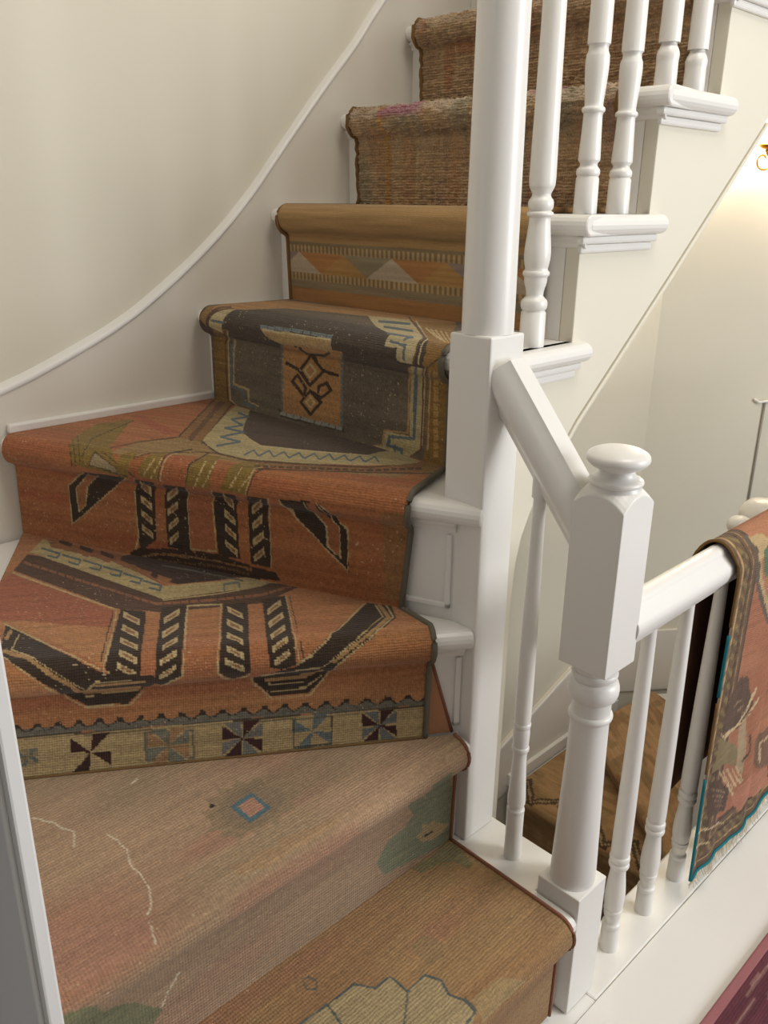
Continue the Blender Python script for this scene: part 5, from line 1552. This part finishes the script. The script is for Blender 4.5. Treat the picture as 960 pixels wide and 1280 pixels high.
def base(G, rgb):
    c = np.empty(G.shape); c[:] = dye(*rgb); return c
def step_section(nm, mat, rgb, deco=None, cell=0.0022, amp=0.10, streak=0.12, fleck=0.002, parent=None, name='carpet_section', seed=1, rough=None, ks=0.0030):
    G, u, v = carpet_grid(nm, cell=cell)
    s, t = grid_st(G)
    c = base(G, rgb)
    if deco: deco(c, s, t, u, v, False)
    sk_, tk = knot(s, t, G, u, v, ks)
    paint_weave(c, sk_, tk, PAT.get(nm, []))
    if deco: deco(c, s, t, u, v, True)
    yarn(c, u, v, amp, streak, fleck, seed)
    if rough: G = rough(G, u, v, s, t)
    return woven_object(name, G, u, v, c, mat, parent), G

# --- A: tan carpet of the lowest visible step
def deco_a(c, s, t, u, v, after):
    if after: return
    blend(c, smooth(value_noise(u*9, v*14, 3), 0.45, 0.8)*0.7, (178, 132, 84))
    blend(c, smooth(value_noise(u*6, v*20, 5), 0.55, 0.85)*0.6, (176, 112, 82))
cA = tag(empty('stair_carpet', (-0.4, -0.15, 0.21)), 'tan knotted stair carpet with a grey scalloped outline motif, on lowest step', 'carpet')
oA, G = step_section('A', M['weave_fine'], (172, 120, 76), deco_a, seed=11, amp=0.2, cell=0.0020, ks=0.002); child(oA, cA, cA.location)
child(edge_tube('edge_binding', G, 0, 0.0036, M['pink_bind'], None), cA, cA.location)
# --- B: faded rose and sage carpet
def deco_b(c, s, t, u, v, after):
    if after: return
    blend(c, smooth(value_noise(u*5, v*8, 21), 0.40, 0.75)*0.6, (172, 140, 104))
    blend(c, smooth(value_noise(u*7, v*16, 23), 0.58, 0.85)*0.7, (186, 122, 96))
    blend(c, smooth(value_noise(u*4, v*6, 29), 0.60, 0.85)*0.5, (150, 132, 96))
    blend(c, (smooth(s, 0.62, 0.95)*smooth(t, 0.25, 0.32)*(1-smooth(t, 0.45, 0.6)))*0.7, (186, 112, 88))
    blend(c, (t < 0.27)*0.6, (178, 136, 106))
cB = tag(empty('stair_carpet', (-0.4, 0.05, 0.42)), 'faded rose and sage stair carpet with pale mended cracks and small blue diamond', 'carpet')
oB, G = step_section('B', M['weave_fine'], (186, 142, 108), deco_b, seed=22, amp=0.18, cell=0.0020, ks=0.002); child(oB, cB, cB.location)
child(edge_tube('edge_binding', G, 0, 0.0036, M['pink_bind'], None), cB, cB.location)
st = STEPS['C']
fp = [st['o'] + st['d']*L + st['n']*(NOSE - 0.0035) for L in (0.024, 0.085)]
vv = [(*fp[0], 0.432), (*fp[1], 0.432), (*fp[1], 0.575), (*(fp[0] + st['d']*0.040), 0.575)]
fo = obj('riser_flap', vv, [(0, 1, 2, 3)], M['rose']); sm0 = fo.modifiers.new('thick', 'SOLIDIFY'); sm0.thickness = 0.003; sm0.offset = 0
child(fo, cB, cB.location)
child(tube('edge_binding', [vv[0], vv[3]], 0.003, M['pink_bind'], None, 8), cB, cB.location)
# --- C, D, E: one patterned rug over the three winders
def deco_c(c, s, t, u, v, after):
    if after: return
    blend(c, smooth(value_noise(u*5, v*22, 31), 0.45, 0.8)*0.6, (190, 124, 78))
    blend(c, smooth(value_noise(u*4, v*30, 33), 0.55, 0.85)*0.55, (176, 92, 62))
def deco_d(c, s, t, u, v, after):
    if after: return
    blend(c, smooth(value_noise(u*5, v*30, 41), 0.45, 0.8)*0.55, (190, 110, 68))
    blend(c, smooth(value_noise(u*4, v*34, 43), 0.55, 0.85)*0.55, (172, 78, 52))
def deco_e(c, s, t, u, v, after):
    if after: return
    blend(c, smooth(value_noise(u*9, v*60, 51), 0.45, 0.8)*0.5, (122, 106, 86))
    blend(c, smooth(v, 0.150, 0.156)*(1-smooth(v, 0.255, 0.30))*0.85, (74, 60, 50))
cC = tag(empty('stair_rug', (-0.3, 0.3, 0.63)), 'rust red tribal rug with dark medallions covering the winder steps', 'rug')
for nm, rgb, dc, sd in (('C', (180, 108, 66), deco_c, 31), ('D', (178, 98, 58), deco_d, 41), ('E', (108, 92, 76), deco_e, 51)):
    o_, G = step_section(nm, M['weave'], rgb, dc, seed=sd, fleck=0.004, cell=0.0018, ks=0.0018, amp=0.26, streak=0.16); child(o_, cC, cC.location)
    edge_tube('edge_binding', G, 0, 0.0050, M['grey_bind'], o_)
    if nm == 'C':
        row = G[0]; pts = [tuple(p + np.array([0, 0, 0.002])) for p in row[::6]]
        child(tube('knotted_hem', [(p[0] - 0.001, p[1] - 0.002, p[2]) for p in pts], 0.0017, M['brown_bind'], None, 6), cC, cC.location)
# --- F: flat woven kilim
def deco_f(c, s, t, u, v, after):
    if not after: return
    h = v                         # metres up the riser
    w = u.max()
    blend(c, (h < 0.030)*1.0, (172, 112, 64))
    blend(c, ((h >= 0.030) & (h < 0.048))*1.0, (142, 122, 92))
    st = (np.sin(u*2*math.pi/0.0135) > 0)
    for (a, b) in ((0.048, 0.064), (0.108, 0.124)):
        m = (h >= a) & (h < b)
        blend(c, m*1.0, (138, 108, 78)); blend(c, (m & st)*1.0, (186, 148, 96))
    band = (h >= 0.064) & (h < 0.108)
    tri = (h - 0.064)/0.044
    ph = (u/0.150) % 1.0; up = np.abs(ph - 0.5)*2 < (1 - tri)
    cell = np.floor(u/0.150).astype(int) % 2
    blend(c, band*1.0, (142, 120, 112))
    blend(c, (band & (((u + 0.075)/0.150).astype(int) % 2 == 0))*1.0, (184, 116, 66))
    blend(c, (band & (((u + 0.075)/0.150).astype(int) % 4 == 3))*1.0, (144, 128, 98))
    blend(c, (band & up & (cell == 0))*1.0, (184, 160, 132))
    blend(c, (band & up & (cell == 1))*1.0, (182, 128, 70))
    blend(c, ((h >= 0.124) & (h < 0.130))*0.8, (122, 110, 84))
cF = tag(empty('stair_carpet', (0.35, 0.45, 1.26)), 'flat woven kilim stair carpet with a band of faded triangles on its riser', 'carpet')
oF, G = step_section('F', M['kilim'], (174, 128, 78), deco_f, seed=61, amp=0.08, streak=0.18, fleck=0); child(oF, cF, cF.location)
for q in (0, -1): child(edge_tube('edge_binding', G, q, 0.0048, M['brown_bind'], None, -0.004), cF, cF.location)
# --- G, H: shaggy brown pile, I: dark red
def shaggy(G, u, v, s, t):
    k = (value_noise(u*90, v*220, 71) - 0.5)*0.006 + (value_noise(u*260, v*420, 72) - 0.5)*0.004
    N = np.cross(np.gradient(G, axis=1), np.gradient(G, axis=0)); N /= np.linalg.norm(N, axis=2, keepdims=True) + 1e-9
    if (N[..., 2].mean() < 0): N = -N
    return G + N*k[..., None]
def deco_g(c, s, t, u, v, after):
    if after: return
    w = u.max()
    blend(c, ((value_noise(u*70, v*6, 81) > 0.62))*0.35, (140, 100, 68))
    blend(c, smooth(value_noise(u*22, v*9, 82), 0.62, 0.75)*0.5, (190, 126, 76))
    blend(c, smooth(value_noise(u*18, v*7, 83), 0.66, 0.8)*0.4, (160, 104, 100))
    blend(c, smooth(value_noise(u*16, v*5, 86), 0.6, 0.8)*0.7, (142, 128, 98))
    for q in (0.72, 0.80, 0.86, 0.64):
        blend(c, (np.abs(s - q) < 0.006)*0.8, (186, 146, 98))
    blend(c, ((s > 0.84) & (s < 0.87))*0.8, (190, 128, 56))
    top = smooth(v, 0.190, 0.205)*(1-smooth(v, 0.235, 0.26))
    blend(c, top*0.6*(value_noise(u*30, v*60, 84) > 0.4), (206, 176, 150))
    blend(c, top*0.8*(smooth(value_noise(u*12, v*30, 85), 0.62, 0.72)), (190, 92, 122))
def deco_h(c, s, t, u, v, after):
    if after: return
    blend(c, ((value_noise(u*70, v*6, 91) > 0.6))*0.3, (136, 98, 66))
    blend(c, smooth(value_noise(u*16, v*14, 92), 0.66, 0.78)*0.6, (182, 100, 58))
    for q in (0.70, 0.76, 0.84, 0.9):
        blend(c, (np.abs(s - q) < 0.006)*0.8, (186, 148, 100))
    top = smooth(v, 0.190, 0.205)*(1-smooth(v, 0.235, 0.26))
    blend(c, top*0.5*(value_noise(u*30, v*60, 94) > 0.4), (200, 162, 130))
def deco_i(c, s, t, u, v, after):
    if after: return
    blend(c, (np.sin(v*2*math.pi/0.035) > 0.75)*0.8, (60, 26, 26)); blend(c, (np.sin(u*2*math.pi/0.06) > 0.9)*0.8, (180, 130, 110))
for nm, rgb, dc, sd, lab in (('G', (184, 142, 102), deco_g, 71, 'shaggy brown stair carpet with pink tufts along its nosing'), ('H', (178, 134, 94), deco_h, 76, 'shaggy brown stair carpet with a faint rust patch, near the top'), ('I', (124, 34, 38), deco_i, 79, 'dark red stair carpet on the topmost step in view')):
    st = STEPS[nm]
    cG = tag(empty('stair_carpet', (st['o'][0] + 0.1, 0.45, st['z'])), lab, 'carpet')
    oG, G = step_section(nm, M['shag'] if nm != 'I' else M['weave'], rgb, dc, cell=0.0028, seed=sd, amp=0.28, streak=0.22, fleck=0, rough=shaggy if nm != 'I' else None)
    child(oG, cG, cG.location)
    for q in (0, -1): child(edge_tube('edge_binding', G, q, 0.0048, M['brown_bind'], None, -0.0005), cG, cG.location)

# ---------------------------------------------------------------- rug draped over the landing railing
RX0, RX1 = 0.322, 1.30
def drape():
    ns = 300
    xs = np.linspace(0, 1, ns)
    zt = 0.662 + 0.0745
    prof = []
    # front fall (bottom to top), over the rail, short inner lip
    for z in np.linspace(0.062, 0.672, 230): prof.append((RY - 0.043 - 0.010*(1 - (z/0.67))**2, z))
    sec = [(-0.0425, 0.683), (-0.0415, 0.700), (-0.036, 0.714), (-0.026, 0.728), (-0.014, 0.739), (0.0, 0.743), (0.014, 0.739), (0.026, 0.728), (0.036, 0.712), (0.041, 0.695), (0.042, 0.675)]
    sec = round_prof([(2 + a, b) for a, b in sec], 5)
    for a, b in sec: prof.append((RY + a - 2, b))
    rows = []
    for i, (y, z) in enumerate(prof):
        w = max(0.0, min(1.0, (z - 0.06)/0.62))
        x0 = RX0 + 0.020*w
        X = x0 + (RX1 - x0)*xs
        wave = 0.004*np.sin(X*26 + 0.6)*(1-w) + 0.003*np.sin(X*61)*(1-w)
        hem = (0.010*np.sin((X - 0.3)*19) + 0.012*smooth(X, 0.46, 0.56))*(1-w)**3
        rows.append(np.stack([X, np.full(ns, y) - np.abs(wave), z + hem], 1))
    G = np.stack(rows)
    seg = np.linalg.norm(np.diff(G, axis=0), axis=2); v = np.concatenate([np.zeros((1, ns)), np.cumsum(seg, 0)])
    u = G[..., 0] - RX0
    return G, u, v
G, u, v = drape()
s, t = grid_st(G)
c = base(G, (176, 96, 66))
L = v.max(); um = u - u[:, :1]
blend(c, smooth(value_noise(u*6, v*12, 101), 0.45, 0.75)*0.6, (190, 116, 80))
qs = np.floor(um/0.004)*0.004; qv = np.floor(v/0.004)*0.004
dep = np.minimum(qs, qv)
def band(a, b, rgb, k=1.0): blend(c, ((dep >= a) & (dep < b))*k, rgb)
band(0.0, 0.075, (112, 78, 54)); band(0.016, 0.020, (190, 146, 92)); band(0.044, 0.048, (70, 44, 34)); band(0.056, 0.060, (178, 130, 84)); band(0.066, 0.078, (92, 62, 46))
tri = (np.abs(((um + v)/0.028) % 1 - 0.5) < 0.22) & (dep > 0.022) & (dep < 0.042)
blend(c, tri*0.8, (146, 118, 70))
sm = (value_noise(um*120, v*120, 107) > 0.62) & (dep > 0.0) & (dep < 0.06); blend(c, sm*0.5, (70, 50, 38))
paint_weave(c, (np.floor(um/0.004) + 0.5)*0.004, (np.floor(v/0.004) + 0.5)*0.004, PAT.get('drape', []))
yarn(c, u, v, 0.14, 0.12, 0.0, 103)
dr = tag(empty('draped_rug', (0.7, RY, 0.70)), 'worn red brown rug with teal edging hung over the landing railing', 'rug')
of = child(woven_object('outer_fall', G, u, v, c, M['weave'], None), dr, dr.location)
# inner fall, hanging inside the stairwell: only its back shows between the balusters
v2, f2 = [], []
n = 40
for j, z in enumerate(np.linspace(0.190, 0.690, 20)):
    for i in range(n):
        x = RX0 + 0.045 + (RX1 - RX0 - 0.045)*i/(n-1); v2.append((x, RY + 0.042 + 0.004*math.sin(x*30)*(0.7 - z), z))
for j in range(19):
    for i in range(n-1): f2.append((j*n+i, j*n+i+1, (j+1)*n+i+1, (j+1)*n+i))
o = obj('inner_fall', v2, f2, M['rug_back'], None, True); sm_ = o.modifiers.new('thick', 'SOLIDIFY'); sm_.thickness = 0.006; sm_.offset = 1
o['label'] = 'brown back of the rug inside the stairwell'
child(o, dr, dr.location)
child(tube('inner_hem', [(x, RY + 0.045, 0.189) for x in np.linspace(RX0 + 0.045, RX1, 12)], 0.005, M['teal'], None, 8), dr, dr.location)
# teal selvedge on two stretches of the side and along the hem
e = G[:, 0]
def sel(z0, z1, mat, r=0.0030):
    pts = [tuple(p + np.array([-0.001, -0.001, 0])) for p in e[::5] if z0 <= p[2] <= z1 and p[1] < RY]
    tube('selvedge', pts, r, mat, of, 8)
sel(0.05, 0.30, M['teal']); sel(0.46, 0.59, M['teal'])
sel(0.30, 0.46, M['brown_bind'], 0.0026); 
pts = [tuple(p + np.array([-0.001, -0.001, 0.001])) for p in e[::3] if p[2] > 0.59]
tube('selvedge', pts, 0.0028, M['brown_bind'], of, 8)
tube('hem', [tuple(p + np.array([0, -0.002, 0])) for p in G[0, ::4]], 0.0028, M['teal'], of, 8)
# fringe: one part made of many yarn ends
random.seed(5); v3, f3 = [], []
for k in range(330):
    p = G[0, min(299, int(k/330*300))] + np.array([random.uniform(-.002, .002), -0.002, -0.002])
    ln = random.uniform(0.012, 0.026); dx = random.uniform(-0.010, 0.008); dy = random.uniform(-0.010, 0.004)
    b0 = len(v3); w = random.uniform(0.0007, 0.0013)
    for tt in (0, 0.5, 1.0):
        q = p + np.array([dx*tt*tt, dy*tt, -ln*tt]); ww = w*(1 - 0.5*tt)
        v3 += [tuple(q + np.array([-ww, 0, 0])), tuple(q + np.array([ww, 0, 0])), tuple(q + np.array([0, -ww*1.4, 0]))]
    for j in (0, 3):
        for a in range(3):
            b_ = (a+1) % 3; f3.append((b0+j+a, b0+j+b_, b0+j+3+b_, b0+j+3+a))
    f3.append((b0+6, b0+7, b0+8))
o = obj('fringe', v3, f3, M['fringe']); o['kind'] = 'stuff'; o.parent = of

# ---------------------------------------------------------------- runner on the landing floor
def flat_rug(name, x0, x1, y0, y1, z, rgb, deco, mat, cell=0.004, seed=0):
    nx, ny = int((x1-x0)/cell), int((y1-y0)/cell)
    X, Y = np.meshgrid(np.linspace(x0, x1, nx), np.linspace(y0, y1, ny))
    G = np.stack([X, Y, np.full_like(X, z)], -1); u, v = X - x0, Y - y0
    c = base(G, rgb); deco(c, u, v); yarn(c, u, v, 0.15, 0.25, 0.0, seed)
    return woven_object(name, G, u, v, c, mat)
def deco_run(c, u, v):
    blend(c, smooth(value_noise(u*8, v*60, 201), 0.45, 0.75)*0.8, (124, 52, 72))
    blend(c, (value_noise(u*20, v*260, 202) > 0.76)*0.6, (178, 128, 116))
    blend(c, smooth(value_noise(u*12, v*14, 203), 0.6, 0.8)*0.6, (92, 36, 50))
lr = tag(empty('landing_runner', (0.8, -0.8, 0)), 'burgundy landing runner with a pink bound edge on the white floor', 'rug')
o = flat_rug('pile', -0.60, 2.0, -1.30, -0.456, 0.011, (112, 44, 58), deco_run, M['weave'], 0.004, 205); child(o, lr, lr.location)
child(box('edge_binding', -0.60, 2.0, -0.460, -0.440, 0.0005, 0.0115, M['mauve_bind'], bw=0.004), lr, lr.location)

# ---------------------------------------------------------------- the flight below, seen through the stairwell
low = tag(empty('lower_staircase', (1.4, 0.4, -1.3)), 'carpeted steps of the flight below, seen through the stairwell', 'staircase')
box_ = lambda nm, *a, **k: child(box(nm, *a, **k), low, low.location)
box_('tread', 1.335, 2.10, -0.18, WALL_Y - 0.015, -0.95, -0.922, M['trim'])
box_('riser', 1.325, 1.345, -0.18, WALL_Y - 0.015, -1.14, -0.95, M['trim'])
box_('tread', 1.095, 1.33, -0.18, WALL_Y - 0.015, -1.16, -1.132, M['trim'])
box_('riser', 1.085, 1.105, -0.18, WALL_Y - 0.015, -1.36, -1.16, M['trim'])
box_('tread', 0.80, 1.09, -0.18, WALL_Y - 0.015, -1.38, -1.352, M['trim'])
box_('floor_slab', -0.1, 2.1, -0.3, WALL_Y - 0.015, -1.40, -1.385, M['trim'])
a_, b_ = np.array([1.72, 0.695]), np.array([1.20, -0.01])
def low_carpet(label, poly, z, riser_edge, drop, rgb, seed, shapes=None):
    """quad carpet: poly = right-front, left-front, left-back, right-back (x, y); rolled over the front edge"""
    ns, nt_ = 220, 160
    fr, fl, bl, br = [np.array(p, float) for p in poly]
    S = np.linspace(0, 1, ns); front = fr + (fl-fr)*S[:, None]; back = br + (bl-br)*S[:, None]
    nrm = unit((back-front).mean(0)); rows = []
    for zz in np.linspace(z - drop, z - 0.045, 30): rows.append(np.concatenate([front + nrm*0.022, np.full((ns, 1), zz)], 1))
    for a in np.linspace(math.radians(215), math.radians(90), 14): rows.append(np.concatenate([front + nrm*(0.02 + 0.024*math.cos(a)), np.full((ns, 1), z - 0.024 + 0.024*math.sin(a))], 1))
    for k in range(1, nt_): rows.append(np.concatenate([front + nrm*0.02 + (back - front - nrm*0.02)*k/(nt_-1), np.full((ns, 1), z)], 1))
    G = np.stack(rows); seg = np.linalg.norm(np.diff(G, axis=0), axis=2); v = np.concatenate([np.zeros((1, ns)), np.cumsum(seg, 0)])
    u = np.repeat((S*np.linalg.norm(fl-fr))[None], len(rows), 0)
    c = base(G, rgb)
    blend(c, smooth(value_noise(u*14, v*40, seed), 0.5, 0.8)*0.6, (150, 96, 58)); blend(c, smooth(value_noise(u*22, v*26, seed+1), 0.62, 0.8)*0.5, (136, 108, 62))
    if shapes: shapes(c, u, v, drop)
    yarn(c, u, v, 0.12, 0.15, 0.0, seed+2)
    tag(woven_object('stair_carpet', G, u, v, c, M['weave']), label, 'carpet')
def low_shapes(c, u, v, drop):
    w = np.floor(u/0.008)*0.008; h = np.floor((v - drop)/0.008)*0.008
    zig = (np.abs(((w/0.16) % 1) - 0.5)*0.18 + 0.04)
    blend(c, ((h > 0) & (h < zig) & (h > zig - 0.05))*0.85, (58, 38, 28))
    blend(c, ((h > zig - 0.03) & (h < zig - 0.018) & (h > 0))*0.9, (170, 136, 92))
    blend(c, ((h < -0.06) & (np.sin(w*80) > 0.6))*0.6, (160, 116, 70))
low_carpet('rust carpet with a dark zigzag band, on the lower step in stairwell', [(1.300, -0.16), (1.300, 0.825), (2.08, 0.825), (2.08, -0.16)], -0.913, None, 0.20, (184, 136, 88), 301, low_shapes)
low_carpet('purple brown carpet on the deepest step in stairwell', [(1.06, -0.16), (1.06, 0.825), (1.32, 0.825), (1.32, -0.16)], -1.125, None, 0.20, (118, 74, 66), 311)
# winder tread above, cut at an angle
_in = np.array([0.035, -0.024])
child(prism('tread', [tuple(a_ + unit(a_-b_)*0.10 + _in), tuple(b_ + _in), (1.9, -0.18), (2.50, 0.53), (2.22, 0.74)], -0.9130, -0.832, M['trim'], bw=0.002), low, low.location)
low_carpet('plain rust carpet on the angled winder step in stairwell', [tuple(b_), tuple(a_ + unit(a_-b_)*0.11), (2.24, 0.735), (1.95, -0.16)], -0.820, None, 0.090, (196, 142, 96), 321)

# ---------------------------------------------------------------- wall sconce and cord on the far wall
wallpt = lambda d_, z, out=0.0: np.array([*( _c + _wd*d_ + _wn2*out), z])
SCD, SCZ, CDD, CDZ = 0.43, 1.43, 0.497, 0.515
sc = wallpt(SCD, SCZ)
ws = tag(empty('wall_sconce', tuple(sc)), 'lit brass wall sconce glowing on the far stairwell wall', 'lamp')
def wl(o): return child(o, ws, ws.location)
wn3 = np.array([*_wn2, 0.0]); wd3 = np.array([*_wd, 0.0]); zz = np.array([0, 0, 1.0])
P = lambda a, b, h: tuple(sc + wd3*a + wn3*b + zz*h)
# back plate (lathe turned to face the room)
bp = lathe('back_plate', round_prof([(0.055, 0.0), (0.052, 0.010), (0.030, 0.020), (0.012, 0.026)], 4), (0, 0, 0), M['brass'])
bp.rotation_euler = Vector((_wn2[0], _wn2[1], 0)).to_track_quat('Z', 'Y').to_euler(); bp.location = sc
bp.parent = ws; bp.matrix_parent_inverse = Matrix.Translation(ws.location).inverted()
M['bulb'] = plain('lit_frosted_glass', (1, 0.95, 0.85), 0.4, 0, (1.0, 0.82, 0.58), 95.0)
for sgn in (-1, 1):
    arm = [P(sgn*0.15*t, 0.03 + 0.07*math.sin(t*math.pi*0.6), -0.03*math.sin(t*math.pi) - 0.015*t + (0.05*max(0, t-0.7)/0.3)) for t in np.linspace(0, 1, 16)]
    wl(tube('arm', arm, 0.006, M['brass'], None, 8))
    curl = [P(sgn*(0.15 + 0.03*math.cos(a)*k), 0.09, 0.0 + 0.03*math.sin(a)*k) for a, k in zip(np.linspace(-2.2, 2.6, 16), np.linspace(1.2, 0.3, 16))]
    wl(tube('scroll', curl, 0.004, M['brass'], None, 8))
    e_ = np.array(arm[-1])
    wl(lathe('candle_cup', round_prof([(0.008, 0), (0.022, 0.006), (0.028, 0.016), (0.016, 0.022)], 4), tuple(e_), M['brass']))
    wl(lathe('bulb', round_prof([(0.014, 0.02), (0.034, 0.05), (0.045, 0.10), (0.036, 0.15), (0.010, 0.18)], 4), tuple(e_), M['bulb']))
# thin surface cord with a small clip
cd = tag(empty('electric_cable', tuple(wallpt(CDD, CDZ))), 'thin grey vertical cord with a small clip on the far wall', 'cord')
child(tube('cord', [tuple(wallpt(CDD, z_, 0.006)) for z_ in (CDZ, CDZ - 0.3, CDZ - 0.9)], 0.0045, M['cord'], None, 8), cd, cd.location)
cl_ = [tuple(wallpt(CDD + a, CDZ + h, 0.01)) for a, h in ((-0.05, 0.012), (-0.03, 0.0), (0.0, 0.004), (0.04, 0.0), (0.06, 0.01))]
child(tube('clip', cl_, 0.006, M['trim'], None, 8), cd, cd.location)
